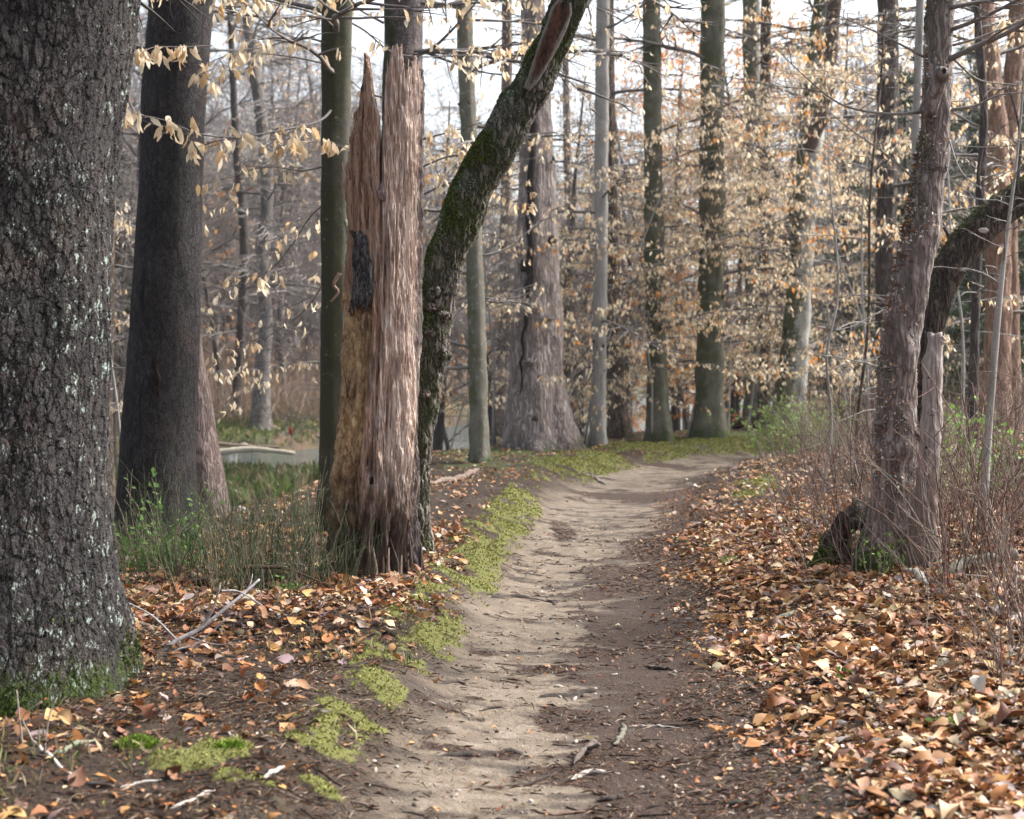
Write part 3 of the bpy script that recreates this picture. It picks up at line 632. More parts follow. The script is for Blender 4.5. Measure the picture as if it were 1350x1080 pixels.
# --- the broken snag
def make_snag():
    d = 9.45; g = pt(497, 760, d); base = np.array([g[0], d, Hs(g[0], d)])
    rt = empty('broken_snag', base, 'broken-off dead tree with splintered top and weathered bare wood beside the path', 'dead tree')
    k = d / F
    ys = np.array([60, 165, 300, 400, 500, 600, 680, 730, 765, 800]); lx = np.array([464, 462, 459, 456, 449, 440, 433, 428, 420, 414]); rx = np.array([560, 559, 557, 556, 553, 552, 550, 548, 553, 560])
    zz = np.array([pt(500, y, d)[2] - base[2] for y in ys])
    nth, nz = 960, 700
    th = np.arange(nth) * 2 * math.pi / nth; ct, sth = np.cos(th), np.sin(th)     # theta 0 = +x, -pi/2 = towards the camera
    f = (ct + 1) / 2                                                               # 0 left edge .. 1 right edge
    topy = np.interp(f, [0, .03, .08, .14, .175, .205, .265, .305, .35, .42, .465, .483, .490, .500, .507, .53, .555, .62, .69, .75, .762, .80, .84, .9, .98, 1],
                     [215, 190, 162, 152, 127, 94, 84, 90, 132, 154, 172, 190, 265, 265, 150, 118, 92, 77, 72, 74, 98, 116, 95, 92, 94, 120])
    back = sth > 0
    topy = topy + np.where(back, 70 + 60 * noise2(th * 3, 0, 4), 0) * sstep(0, .35, np.abs(sth))
    topy = topy + 16 * noise2(th * 16, 1.3, 5) + 9 * noise2(th * 45, 2.7, 6)
    htop = (800 - topy) / F * d + zz[-1]
    t = np.linspace(0, 1, nz)[:, None]; z = zz[-1] - .15 + (htop[None] - zz[-1] + .15) * t
    zc = np.interp(z, zz[::-1], ((lx + rx) / 2)[::-1]); hw = np.interp(z, zz[::-1], ((rx - lx) / 2)[::-1])
    cxw = (zc - 497) * k; r = hw * k
    THg = np.broadcast_to(th, z.shape)
    grain = fbm3(np.cos(THg) * 7, np.sin(THg) * 7, z * .55, 21, 4) * .5 + fbm3(np.cos(THg) * 22, np.sin(THg) * 22, z * 1.2, 22, 3) * .3 + fbm3(np.cos(THg) * 55, np.sin(THg) * 55, z * 2.2, 26, 3) * .16
    chunk = fbm3(np.cos(THg) * 3, np.sin(THg) * 3, z * 1.8, 23, 4); flake = fbm3(np.cos(THg) * 14, np.sin(THg) * 14, z * 9, 24, 3)
    F_ = np.broadcast_to(f, z.shape); front = np.broadcast_to(-sth, z.shape)
    cleft_x = .495 + .03 * noise2(z * 2.2, 0.5, 7) + .05 * (1 - sstep(1.4, 2.4, z)); cl = np.exp(-((F_ - cleft_x) / .016) ** 2) * (front > 0) * sstep(1.9, 2.8, z)
    cr2 = np.exp(-((F_ - (.2 + .02 * noise2(z * 4, 2, 9))) / .012) ** 2) * (front > 0) * sstep(2.0, 2.6, z)
    ledge = sstep(-.03, .03, .42 - F_ + .07 * noise2(z * 1.5, 3, 10) ) * sstep(2.05, 1.85, z + .2 * noise2(F_ * 9, 1, 3)) * (front > -.2)     # rotted-away slab, lower left
    foot = np.exp(-np.maximum(z - zz[-1], 0) / .22)
    lobe = np.cos(THg * 5 + 1.2) * .5 + np.cos(THg * 9 + .3) * .35
    rr = r * (1 + .06 * chunk + .022 * grain) + .010 * flake * (1 + ledge * 1.1) - .06 * cl - .03 * cr2 - .028 * ledge + foot * .10 * lobe
    x = cxw + rr * np.cos(THg); y = rr * np.sin(THg)
    ck = np.abs(fbm3(np.cos(THg) * 8, np.sin(THg) * 8, z * .9, 61, 3)) ; ck2 = np.abs(fbm3(np.cos(THg) * 17, np.sin(THg) * 17, z * 1.7, 62, 3)); gate = sstep(-.3, .3, noise3(np.cos(THg) * 3, np.sin(THg) * 3, z * 1.4, 63))
    split2 = np.exp(-(ck / .045) ** 2) * gate + .6 * np.exp(-(ck2 / .06) ** 2) * (1 - gate)
    chip = np.floor(fbm3(np.cos(THg) * 9, np.sin(THg) * 9, z * 5, 64, 4) * 4) / 4 * .016 * (.35 + ledge + .5 * sstep(1.3, .4, z)) + np.floor(fbm3(np.cos(THg) * 22, np.sin(THg) * 22, z * 6, 65, 3) * 3) / 3 * .006
    hole = sum(a_ * np.exp(-((F_ - f_) / wf_) ** 2 - ((z - z_) / wz_) ** 2) for f_, z_, wf_, wz_, a_ in [(.06, 1.9, .03, .45, .05), (.17, 2.62, .018, .22, .05), (.30, 2.35, .02, .16, .04), (.56, 1.95, .02, .22, .05), (.93, 1.7, .02, .3, .04), (.47, .75, .05, .07, .06), (.62, .25, .05, .16, .09), (.36, .18, .07, .13, .09), (.16, .3, .05, .2, .07), (.80, .2, .05, .2, .08), (.52, 1.35, .016, .3, .045), (.40, 1.6, .02, .18, .04), (.70, 2.1, .012, .3, .03), (.84, 2.4, .012, .35, .03), (.66, 1.1, .014, .3, .03)]) * (front > -.2) * (.6 + .8 * sstep(-.5, .5, flake))
    cl = np.maximum(cl, np.clip(hole * 14, 0, 1)); rr = rr - hole
    rr = rr - .013 * split2 + chip; x = cxw + rr * np.cos(THg); y = rr * np.sin(THg)
    outer = np.stack([x, y, z], -1)
    thick = .045 + .03 * noise2(th * 4, 9, 3)
    inner_rings = []
    for q in (0.0, .04, .1, .2, .32):
        zi = htop - q * 2.6; ri = np.interp(zi, zz[::-1], ((rx - lx) / 2)[::-1]) * k - thick * (1 if q else .5) - .02 * (fbm2(th * 6, q * 9, 3, 3)); ci = (np.interp(zi, zz[::-1], ((lx + rx) / 2)[::-1]) - 497) * k
        inner_rings.append(np.stack([ci + ri * ct, ri * sth, zi], -1))
    G = np.concatenate([outer, np.array(inner_rings)], 0); n = len(G)
    i = np.arange(n * nth).reshape(n, nth); i2 = np.roll(i, -1, 1)
    Vv = np.vstack([G.reshape(-1, 3), [[0, 0, htop.min() - 1.0]]])
    fq = np.stack([i[:-1], i2[:-1], i2[1:], i[1:]], -1).reshape(-1, 4); ft = np.stack([i[-1], i2[-1], np.full(nth, len(Vv) - 1)], -1)
    led = np.concatenate([ledge, np.zeros((len(inner_rings), nth))]).ravel(); ins = np.concatenate([np.zeros_like(ledge), np.ones((len(inner_rings), nth))]).ravel()
    ff = np.concatenate([F_, np.broadcast_to(f, (len(inner_rings), nth))]).ravel(); clf = np.concatenate([np.maximum(cl, cr2), np.zeros((len(inner_rings), nth))]).ravel()
    t = NT('weathered_bare_wood'); o = t.obj(); z_ = t.sep(o, 2)
    g1 = t.ma('ADD', t.ma('MULTIPLY', t.noise(t.map(o, (1, 1, .05)), 90, 4, .6), .45), t.ma('MULTIPLY', t.noise(t.map(o, (1, 1, .3)), 9, 6, .7), .55)); g2 = t.noise(t.map(o, (1, 1, .09)), 18, 5, .65); n3 = t.noise(o, 7, 5, .65); n4 = t.noise(t.map(o, (1, 1, .5)), 60, 4, .7)
    ff_ = t.attr('across'); le = t.attr('rotten')
    pale = t.ramp(g1, [(.34, (.20, .125, .085)), (.43, (.40, .285, .225)), (.52, (.54, .42, .355)), (.66, (.70, .60, .535))])
    red = t.ramp(t.ma('MULTIPLY_ADD', g2, .6, t.ma('MULTIPLY', g1, .4)), [(.3, (.085, .042, .026)), (.44, (.30, .17, .112)), (.62, (.50, .33, .235))])
    tan = t.ramp(t.ma('MULTIPLY_ADD', n4, .5, t.ma('MULTIPLY', n3, .5)), [(.36, (.07, .038, .024)), (.48, (.40, .255, .135)), (.62, (.64, .48, .28))])
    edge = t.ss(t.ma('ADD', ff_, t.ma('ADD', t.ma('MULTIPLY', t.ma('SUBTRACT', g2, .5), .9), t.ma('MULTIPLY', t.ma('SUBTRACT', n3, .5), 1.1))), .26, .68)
    crk = t.ss(t.ma('ABSOLUTE', t.ma('SUBTRACT', t.noise(t.map(o, (1, 1, .03), (2, 1, 3)), 26, 3, .55), .5)), .018, .003)
    pale = t.mix(t.ma('MULTIPLY', crk, .8), pale, (.09, .055, .045)); pale = t.mix(t.ss(t.ma('ADD', g2, t.ma('MULTIPLY', n3, .5)), .78, .92, 0, .75), pale, (.24, .15, .115))
    red = t.mix(t.ma('MULTIPLY', crk, .8), red, (.035, .018, .014))
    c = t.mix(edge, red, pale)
    c = t.mix(t.ma('MULTIPLY', t.ss(le, .3, .7), t.ss(t.ma('ADD', n3, t.ma('MULTIPLY', g2, .4)), .5, .64)), c, tan)
    c = t.mix(t.ma('MULTIPLY', t.ss(t.noise(t.map(o, (1, 1, .3)), 5, 5, .65), .55, .68), .7), c, (.10, .055, .042))
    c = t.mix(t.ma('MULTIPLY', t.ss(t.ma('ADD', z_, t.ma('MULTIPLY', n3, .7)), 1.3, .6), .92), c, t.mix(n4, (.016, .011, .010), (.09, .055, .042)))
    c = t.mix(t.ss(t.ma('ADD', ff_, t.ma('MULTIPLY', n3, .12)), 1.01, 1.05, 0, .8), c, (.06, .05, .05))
    c = t.mix(t.ss(t.attr('split'), .35, .8, 0, .85), c, (.03, .018, .014))
    c = t.mix(t.attr('inside'), c, t.mix(n3, (.04, .022, .016), (.16, .09, .065)))
    t.col(c, .85); t.bump(t.ma('ADD', t.ma('MULTIPLY', g1, .6), t.ma('MULTIPLY', n4, .4)), .009)
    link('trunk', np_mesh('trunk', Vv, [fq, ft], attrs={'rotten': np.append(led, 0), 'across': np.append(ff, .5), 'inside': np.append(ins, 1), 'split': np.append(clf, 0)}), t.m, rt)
    # strip of bark still clinging to the left slab
    nu, nv = 60, 130; u = np.linspace(0, 1, nu); v = np.linspace(0, 1, nv)[:, None]
    pyv = 308 + 100 * v; xl = 470 - 2 * v; xr = np.interp(v, [0, .15, .5, .8, 1], [482, 490, 499, 503, 490])
    px = xl + (xr - xl) * u[None] + 2.5 * noise2(v * 9, u[None] * 2, 3); py = pyv + 9 * noise2(u[None] * 9, 0, 4) * sstep(.6, 1, v) + 5 * noise2(u[None] * 5, 1, 4) * (1 - sstep(0, .3, v))
    zc_ = (800 - py) / F * d + zz[-1]; fx = (px - 497) * k; cx_ = (np.interp(py, ys, (lx + rx) / 2) - 497) * k; r_ = np.interp(py, ys, (rx - lx) / 2) * k
    co = np.clip((fx - cx_) / r_, -.97, .97); bump_ = .012 * np.abs(fbm3(u[None] * 7, v * 5, 0.5, 33, 4)) * 2
    yy = -np.sqrt(1 - co ** 2) * (r_ * 1.03 + .012 + bump_); edge_ = np.minimum(np.minimum(u[None], 1 - u[None]) * 8, 1) * np.minimum(np.minimum(v, 1 - v) * 10, 1)
    yy = yy * (1 - .14 * (1 - edge_))
    Gb = np.stack([fx, yy, zc_], -1); ib = np.arange(nu * nv).reshape(nv, nu)
    fb = np.stack([ib[:-1, :-1], ib[1:, :-1], ib[1:, 1:], ib[:-1, 1:]], -1).reshape(-1, 4)
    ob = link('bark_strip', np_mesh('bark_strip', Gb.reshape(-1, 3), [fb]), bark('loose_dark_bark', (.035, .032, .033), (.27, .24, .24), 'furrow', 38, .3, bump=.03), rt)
    ob['label'] = 'dark grey strip of bark left on the bare wood'
    mo = ob.modifiers.new('thickness', 'SOLIDIFY'); mo.thickness = .02
    # side knob and dead burl on the cleft
    V2, F2 = blob((pt(503, 255, d - .245) - base), .022, .03, .055, 8, amp=.4); link('burl', np_mesh('burl', V2, F2), flat_mat('burl_wood', (.07, .045, .045), (.27, .19, .18), 20, (1, 1, .3)), rt)
    V2, F2 = blob((pt(491, 634, d - .27) - base), .016, .02, .025, 9, amp=.4); link('knot', np_mesh('knot', V2, F2), M_HOLE, rt)
    # splinters along the foot
    tb = Tubes(); rng = np.random.default_rng(31)
    for a in np.linspace(-2.9, -.2, 26):
        p = np.array([.30 * math.cos(a), .30 * math.sin(a) , -.05]) * rng.uniform(.95, 1.15); q = wander(rng, p, (-.12 * math.cos(a), -.12 * math.sin(a), 1), rng.uniform(.12, .42), 5, .08)
        tb = Tubes(); tb.add(q, np.linspace(rng.uniform(.012, .028), .004, 5), [(.06, .04, .03), (.2, .14, .11), (.1, .07, .055)][rng.integers(3)]); link('splinter', tb.mesh('splinter', 6), M_TWIG, rt)
    for k in range(70):
        a = rng.uniform(-3.0, -.1); zz0 = rng.uniform(.3, 3.0); rad = .255 - .012 * zz0; p = np.array([rad * math.cos(a) + .01 * zz0, rad * math.sin(a), zz0]); q = wander(rng, p, (.10 * math.cos(a), .10 * math.sin(a), -1 if rng.random() < .4 else 1), rng.uniform(.06, .28), 5, .05)
        tb = Tubes(); tb.add(q, np.linspace(rng.uniform(.003, .008), .0015, 5), [(.45, .33, .26), (.28, .16, .11), (.55, .45, .38), (.12, .07, .05)][rng.integers(4)]); link('splinter', tb.mesh('splinter', 6), M_TWIG, rt)
make_snag()

# --- the curved mossy tree
rt, P, rr, base, V, Fc = make_tree('curved_mossy_tree', 'curved trunk leaning right, crusted with moss and lichen, with a long open scar', [(800, -90, 27), (757, -5, 21), (731, 55, 22), (702, 110, 24), (674, 155, 25), (650, 200, 25), (625, 250, 26), (602, 300, 26), (586, 350, 24), (578, 400, 21), (567, 470, 21), (555, 540, 21), (543, 620, 22), (538, 700, 27)], B_CURVE, depth=10.6, top=3.5, nseg=300, step=.012, seed=17, flare=.2, rough=.15)
rng = np.random.default_rng(17)
def mossmask(c, n):
    z = c[:, 2]; return sstep(-.2, .6, -n[:, 0] * .8 + n[:, 2] * .5 - n[:, 1] * .3 + .7 * noise3(c[:, 0] * 7, c[:, 1] * 7, c[:, 2] * 7, 3)) * sstep(-.1, .25, noise3(c[:, 0] * 4, c[:, 1] * 4, c[:, 2] * 4, 6)) * sstep(1.55, 1.8, z)
tp, tn = surf_points(V, Fc[0], rng, 40000, mossmask); tufts('moss', tp, tn, rng, .018, [(.05, .075, .012), (.10, .14, .02), (.16, .21, .03), (.03, .04, .01)], rt, M_MOSS)
tp, tn = surf_points(V, Fc[0], rng, 5200, lambda c, n: sstep(.1, .4, noise3(c[:, 0] * 8, c[:, 1] * 8, c[:, 2] * 8, 12)) * (n[:, 0] < .25) * sstep(1.5, 1.8, c[:, 2])); tufts('lichen', tp, tn, rng, .016, [(.26, .38, .27), (.34, .46, .35), (.18, .28, .18)], rt, M_MOSS)
# open scar of dead wood
sc = px_line([(745, 2), (733, 35), (718, 70), (705, 100), (694, 118)], 10.6 - .145, 10.6 - .165, 40)
w = np.interp(np.linspace(0, 1, 40), [0, .1, .4, .7, 1], [.03, .055, .05, .03, .008]); tang = np.gradient(sc, axis=0); tang /= np.linalg.norm(tang, axis=1, keepdims=True)
lat = np.cross(tang, [0, -1, 0]); uu = np.linspace(-1, 1, 15); Gs = sc[:, None] + lat[:, None] * (uu[None, :, None] * w[:, None, None]) + np.array([0, 1, 0]) * ((1 - uu ** 2)[None, :, None] * .03 - .02)
Gs = Gs + np.array([0, 1, 0]) * (.012 * fbm3(uu[None] * 4, np.arange(40)[:, None] * .15, .2, 4, 3))[..., None]
isx = np.arange(600).reshape(40, 15); ob = link('open_scar', np_mesh('open_scar', Gs.reshape(-1, 3) - base, [np.stack([isx[:-1, :-1], isx[:-1, 1:], isx[1:, 1:], isx[1:, :-1]], -1).reshape(-1, 4)]), flat_mat('scar_wood', (.02, .010, .007), (.22, .105, .062), 30, (1, 1, .3), bump=.06), rt)
tb = Tubes()
for s in (-1, 1):
    q = sc + lat * (w * s * 1.15)[:, None] + np.array([0, .0, 0]); tb.add(q, .016 + .006 * noise2(np.arange(40) * .4, s, 3), (.2, .18, .15))
link('scar_lip', tb.mesh('scar_lip', 8, base), M_TWIG, rt)
for k, (x, y) in enumerate([(568, 405), (585, 415), (566, 440), (590, 470), (560, 520), (573, 385)]):
    V2, F2 = blob(pt(x, y, 10.6 - .13) - base, .035, .035, .03, 50 + k, amp=.4); link('burl', np_mesh('burl', V2, F2), B_CURVE if k % 2 else B_BROWN, rt)
tb, lv = Tubes(), Leaves(); crown(tb, lv, rng, P, rr, 3.9, 10, 2.5, CREAM, .085, .3); add_parts(rt, base, tb, lv, rng)
M_KNOT = flat_mat('dark_knot', (.02, .016, .013), (.08, .066, .055), 20)
# ------------------------------------------------------------------ trees along the creek bank
def bank_tree(name, label, pts, mat, seed, nb=10, L=2.4, z0=1.6, dens=.5, pal=CREAM, nseg=40, flare=.35, depth=None, top=5, lob=.6, rough=.09, flare_h=.25, col=(.2, .18, .17), size=.085, step=.07, every=.2, dtop=0):
    rt, P, rr, base, V, Fc = make_tree(name, label, pts, mat, depth=depth, top=top, nseg=nseg, step=step, seed=seed, flare=flare, flare_h=flare_h, rough=rough, lob=lob, dtop=dtop)
    rng = np.random.default_rng(seed); tb, lv = Tubes(), Leaves()
    if nb: crown(tb, lv, rng, P, rr, z0, int(nb * 1.7), L * 1.2, pal, size, dens, col, every=every * .75)
    add_parts(rt, base, tb, lv, rng, 4)
    hz = V[:, 2]; fr = np.where((hz > .4) & (hz < 5))[0]; cx_ = np.interp(hz, P[:, 2] - base[2], P[:, 0] - base[0]); fr = fr[(V[fr, 1] < np.interp(hz[fr], P[:, 2] - base[2], P[:, 1] - base[1]) - .3 * rr.mean())]
    for kk in range(5):
        p = V[fr[rng.integers(len(fr))]]; s_ = rr.mean() * rng.uniform(.12, .26); V2, F2 = blob(p, s_, s_ * .5, s_ * rng.uniform(.7, 1.6), 40 + kk, 8, .4); link('knot', np_mesh('knot', V2, F2), M_KNOT, rt)
    return rt, P, rr, base
bank_tree('knotty_beech', 'slim knotty green-grey trunk between the curved mossy tree and the huge flared trunk', [(612, -150, 11), (612, 0, 11), (617, 150, 11), (624, 300, 11), (628, 420, 12), (631, 540, 12.5), (632, 611, 14)], B_BEECH, 20, 22, 2.6, 1.4, .6)
rt, P, rr, base = bank_tree('great_flared_tree', 'huge pinkish grey trunk with flaring roots and a black vertical crack at the path bend', [(700, -150, 14), (702, 0, 15), (706, 130, 20), (708, 250, 25), (708, 350, 29), (707, 430, 33.5), (708, 500, 38), (710, 550, 41), (712, 580, 45), (713, 602, 48)], B_GREY, 21, 8, 2.5, 4.5, .3, nseg=220, flare=.42, flare_h=.42, lob=.9, step=.03, depth=23.6)
q = px_line([(704, 60), (703, 150), (702, 230), (699, 300), (697, 380), (692, 430), (688, 470), (684, 520)], 23.6 - .3, 23.6 - .47, 60); tb = Tubes()
tb.add(q + np.column_stack([.05 * noise2(np.arange(60) * .5, 1, 3), np.zeros(60), np.zeros(60)]), np.interp(np.arange(60), [0, 8, 25, 40, 59], [.05, .055, .065, .035, .01]) * (1 + .5 * noise2(np.arange(60) * .8, 0, 2)), (.022, .016, .014))
link('crack', tb.mesh('crack', 7, base), M_TWIG, rt)
rng = np.random.default_rng(21)
for k, (x, y, dd) in enumerate([(698, 478, .53), (722, 420, .43), (704, 408, .45)]):
    V2, F2 = blob(pt(x, y, 23.6 - dd) - base, .09, .045, .05, 70 + k, amp=.4); link('burl', np_mesh('burl', V2, F2), B_GREY, rt)
bank_tree('pale_slender_tree', 'slender pale grey trunk just right of the huge flared trunk', [(796, -150, 8), (795, 0, 8.5), (793, 200, 9), (791, 400, 9), (789, 520, 9.5), (788, 589, 11)], B_PALE, 22, 14, 2.2, 1.5, .6)
bank_tree('brown_flaky_tree', 'rusty brown trunk touching the slender pale trunk on its right', [(799, -150, 8), (800, 0, 9), (803, 200, 10), (808, 400, 11), (813, 520, 13), (818, 586, 19)], B_BROWN, 23, 10, 2.4, 2.5, .5, depth=27)
bank_tree('mossy_green_beech', 'straight moss-green trunk with a light left edge where the path begins to bend', [(857, -150, 12), (859, 0, 12), (861, 200, 12.5), (864, 400, 13.5), (867, 520, 14.5), (870, 584, 19)], B_LGREEN, 24, 16, 2.8, 1.6, .65)
bank_tree('dark_green_beech', 'stout dark green-black trunk with wide mossy foot on the grassy moss', [(941, -150, 15), (940, 0, 15), (939, 150, 15.5), (938, 300, 16), (936, 450, 17), (935, 540, 19), (936, 580, 25)], B_LGREEN, 25, 18, 3, 1.6, .65, flare=.3)
bank_tree('mottled_beech', 'mottled green-grey trunk, left one of the close pair behind the dark log', [(990, -150, 11), (990, 0, 11), (991, 200, 10.5), (992, 400, 10), (992, 500, 10.5), (992, 563, 13)], B_BEECH, 26, 16, 3, 1.5, .75, depth=32)
bank_tree('slim_grey_tree', 'slim grey trunk, right one of the close pair behind the dark log', [(1011, -150, 6.5), (1010, 0, 7), (1008, 200, 7), (1007, 400, 7.5), (1007, 500, 8), (1007, 566, 10)], B_BROWN, 27, 16, 2.6, 1.5, .75, depth=30.5)
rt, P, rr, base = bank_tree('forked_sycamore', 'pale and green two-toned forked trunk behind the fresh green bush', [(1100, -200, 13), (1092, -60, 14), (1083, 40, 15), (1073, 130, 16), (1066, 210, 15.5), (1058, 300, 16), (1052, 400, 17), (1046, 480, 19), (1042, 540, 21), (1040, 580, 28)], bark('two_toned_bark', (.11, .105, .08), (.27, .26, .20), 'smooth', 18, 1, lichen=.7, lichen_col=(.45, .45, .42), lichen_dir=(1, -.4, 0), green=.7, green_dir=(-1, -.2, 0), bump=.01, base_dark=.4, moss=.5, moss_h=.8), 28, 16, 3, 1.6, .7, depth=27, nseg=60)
tb = Tubes(); q = px_line([(1064, 200), (1074, 172), (1085, 150), (1094, 90), (1098, 30), (1108, -60)], 26.9, 26.6, 24); tb.add(q, np.linspace(.16, .12, 24), (.12, .085, .07)); link('limb', tb.mesh('limb', 12, base), M_TWIG, rt)

# saplings that carry the pale leaf sprays in the middle distance
SAP = [(650, 24, 3.4, 150), (745, 26, 4.6, 330), (770, 19.5, 4.0, 380), (830, 30, 5, 300), (905, 25, 4.4, 300), (960, 24.5, 4.8, 330), (985, 29, 5, 340), (1030, 25, 4.6, 380), (1075, 31, 5, 380), (1120, 27, 4.6, 360), (1150, 20, 4.2, 320), (1185, 24, 4.8, 330), (1265, 17, 3.4, 140), (165, 16, 3.2, 150), (585, 30, 4.5, 240), (900, 34, 6, 400), (1010, 38, 6, 420), (1090, 42, 6.5, 420), (720, 34, 5, 300), (950, 20.5, 4.2, 200), (860, 22.5, 3.6, 150), (1330, 26, 4.6, 200)]
SAPW = ['beside the huge flared trunk', 'just right of the huge flared trunk', 'leaning over the path bend', 'behind the slender pale trunk', 'left of the stout dark green trunk', 'in front of the stout dark green trunk', 'behind the mottled trunk pair', 'in front of the forked sycamore', 'right of the forked sycamore', 'between the forked sycamore and the knobbly tree', 'just left of the knobbly tree', 'behind the knobbly tree', 'behind the leaning mossy limb', 'in the gap behind the plated trunk', 'behind the curved mossy tree', 'far behind the moss-green trunk', 'far behind the mottled pair', 'far behind the forked sycamore', 'far behind the huge flared trunk', 'between path bend and mottled pair', 'between moss-green and dark green trunks', 'at the right edge among grey saplings']
for k, ((px, d, h, nl), where) in enumerate(zip(SAP, SAPW)):
    while 600 < px < 1060 and abs(float(path_u(np.array([(px - CX) * d / F]), np.array([d]))[0])) < 2.2: d += 1.0
    rng = np.random.default_rng(200 + k); x = (px - CX) * d / F; base = np.array([x, d, Hs(x, d)])
    rt = empty('beech_sapling', base, 'thin beech hung with pale dead leaves ' + where, 'sapling', 'beech saplings holding pale dead leaves')
    P = wander(rng, base - [0, 0, .1], (rng.normal(0, .1), rng.normal(0, .1), 1), h * 1.5, 10, .05); rr = np.linspace(.022, .006, 10)
    V, Fc = sweep(P - base, rr, 10, .15, k, .05, .2); link('trunk', np_mesh('trunk', V, Fc), B_PALE, rt)
    tb, lv = Tubes(), Leaves(); crown(tb, lv, rng, P, rr, base[2] + .8, int(8 + nl / 22), 2.2, CREAM if k % 5 else CREAM + ORANGE[:2], .088, .85 if px > 640 else .55, (.26, .24, .23), .05, every=.13)
    add_parts(rt, base, tb, lv, rng, 3, rich=False)
# oaks with orange leaves
for k, (px, d, h, where) in enumerate([(905, 46, 11, 'beyond the creek behind the moss-green trunk'), (1000, 43, 10, 'behind the mottled trunk pair'), (830, 56, 11, 'far behind the slender pale trunk'), (960, 60, 12, 'farthest back by the path bend'), (690, 64, 8, 'far behind the huge flared trunk'), (290, 58, 7, 'across the creek beside the dark trunk'), (885, 31, 4, 'low behind the stout dark green trunk'), (972, 37, 8.5, 'between the dark green trunk and the mottled pair'), (1022, 39, 8, 'between the mottled pair and the forked sycamore'), (896, 36, 7.5, 'between the moss-green and dark green trunks'), (818, 40, 7, 'behind the rusty brown trunk')]):
    rng = np.random.default_rng(300 + k); x = (px - CX) * d / F; base = np.array([x, d, Hs(x, d)])
    rt = empty('oak_tree', base, 'young oak still holding orange leaves ' + where, 'tree', 'oaks holding orange leaves')
    P = wander(rng, base - [0, 0, .1], (0, 0, 1), h * 1.2, 10, .05); rr = np.linspace(.012 * h, .02, 10)
    V, Fc = sweep(P - base, rr, 12, .25, k, .05, .2); link('trunk', np_mesh('trunk', V, Fc), B_FARD, rt)
    tb, lv = Tubes(), Leaves(); crown(tb, lv, rng, P, rr, base[2] + h * .12, 64 if k < 4 else 24, h * .27, ORANGE, .15 if d > 40 else .1, 1.0, (.14, .11, .1), .25, every=.28)
    add_parts(rt, base, tb, lv, rng, 3, rich=False)

# ------------------------------------------------------------------ the knobbly tree and its neighbours on the right
rt, P, rr, base, V, Fc = make_tree('knobbly_fungus_tree', 'mauve-grey trunk with a knob and shelf fungi along its left edge', [(1250, -180, 20), (1241, 0, 19), (1237, 60, 18), (1235, 110, 18), (1232, 170, 19), (1226, 230, 21), (1217, 290, 23), (1207, 340, 24.5), (1195, 400, 26), (1186, 450, 26), (1181, 510, 26), (1180, 565, 27), (1181, 590, 31), (1180, 620, 29), (1176, 680, 33), (1166, 735, 40)], B_KNOB, depth=9.3, top=3, nseg=200, step=.012, seed=40, flare=.12, rough=.13, lob=.4)
rng = np.random.default_rng(40)
q = px_line([(1222, 150), (1231, 125), (1240, 103), (1244, 92)], 9.22, 9.08, 14); tb = Tubes(); tb.add(q, np.interp(np.arange(14), [0, 8, 11, 13], [.06, .045, .05, .036]), (.30, .245, .225)); link('branch_stub', tb.mesh('branch_stub', 16, base), B_KNOB, rt)
V2, F2 = blob(pt(1245, 93, 9.03) - base, .014, .012, .016, 3); link('knot_hole', np_mesh('knot_hole', V2, F2), M_HOLE, rt)
for k, (x, y, s, sz) in enumerate([(1228, 155, .1, .03), (1233, 220, .1, .035), (1243, 222, .06, .03), (1160, 560, .1, .04), (1205, 575, .08, .05), (1190, 555, .12, .04)]):
    V2, F2 = blob(pt(x, y, 9.3 - s) - base, sz, sz * .8, sz * .8, 90 + k, amp=.4); link('burl', np_mesh('burl', V2, F2), B_KNOB, rt)
tp, tn = surf_points(V, Fc[0], rng, 4200, lambda c, n: (c[:, 2] > .9) * sstep(.2, .8, -n[:, 0] - n[:, 1] * .2 + .5 * noise3(c[:, 0] * 9, c[:, 1] * 9, c[:, 2] * 4, 3)) * sstep(0, .35, noise3(c[:, 0] * 3, c[:, 1] * 3, c[:, 2] * 3, 8)))
tufts('moss', tp, tn, rng, .014, MOSSC, rt, M_MOSS)
# shelf fungi: pale discs on the face, brown brackets on the left edge
def bracket(sz, seed):
    n, m = 9, 5; a = np.linspace(-math.pi / 2, math.pi / 2, n); rng = np.random.default_rng(seed); V = []
    for k, (q, zz) in enumerate([(0, .12), (.55, .18), (1.0, .04), (.8, -.10), (0, -.22)]):
        for t_ in a: V.append((q * math.cos(t_) * (1 + .12 * rng.normal()), q * math.sin(t_) * 1.05, zz + .05 * rng.normal() * q))
    i = np.arange(n * m).reshape(m, n)
    return np.array(V) * sz, [np.stack([i[:-1, :-1], i[1:, :-1], i[1:, 1:], i[:-1, 1:]], -1).reshape(-1, 4)]
M_FW = flat_mat('pale_fungus', (.42, .34, .29), (.72, .66, .6), 60); M_FB = flat_mat('brown_fungus', (.12, .05, .02), (.42, .20, .08), 40)
fm = [np_mesh('bracket_fungus', *bracket(1, k)) for k in range(4)]; fm[0].materials.append(M_FW); fm[1].materials.append(M_FW); fm[2].materials.append(M_FB); fm[3].materials.append(M_FB)
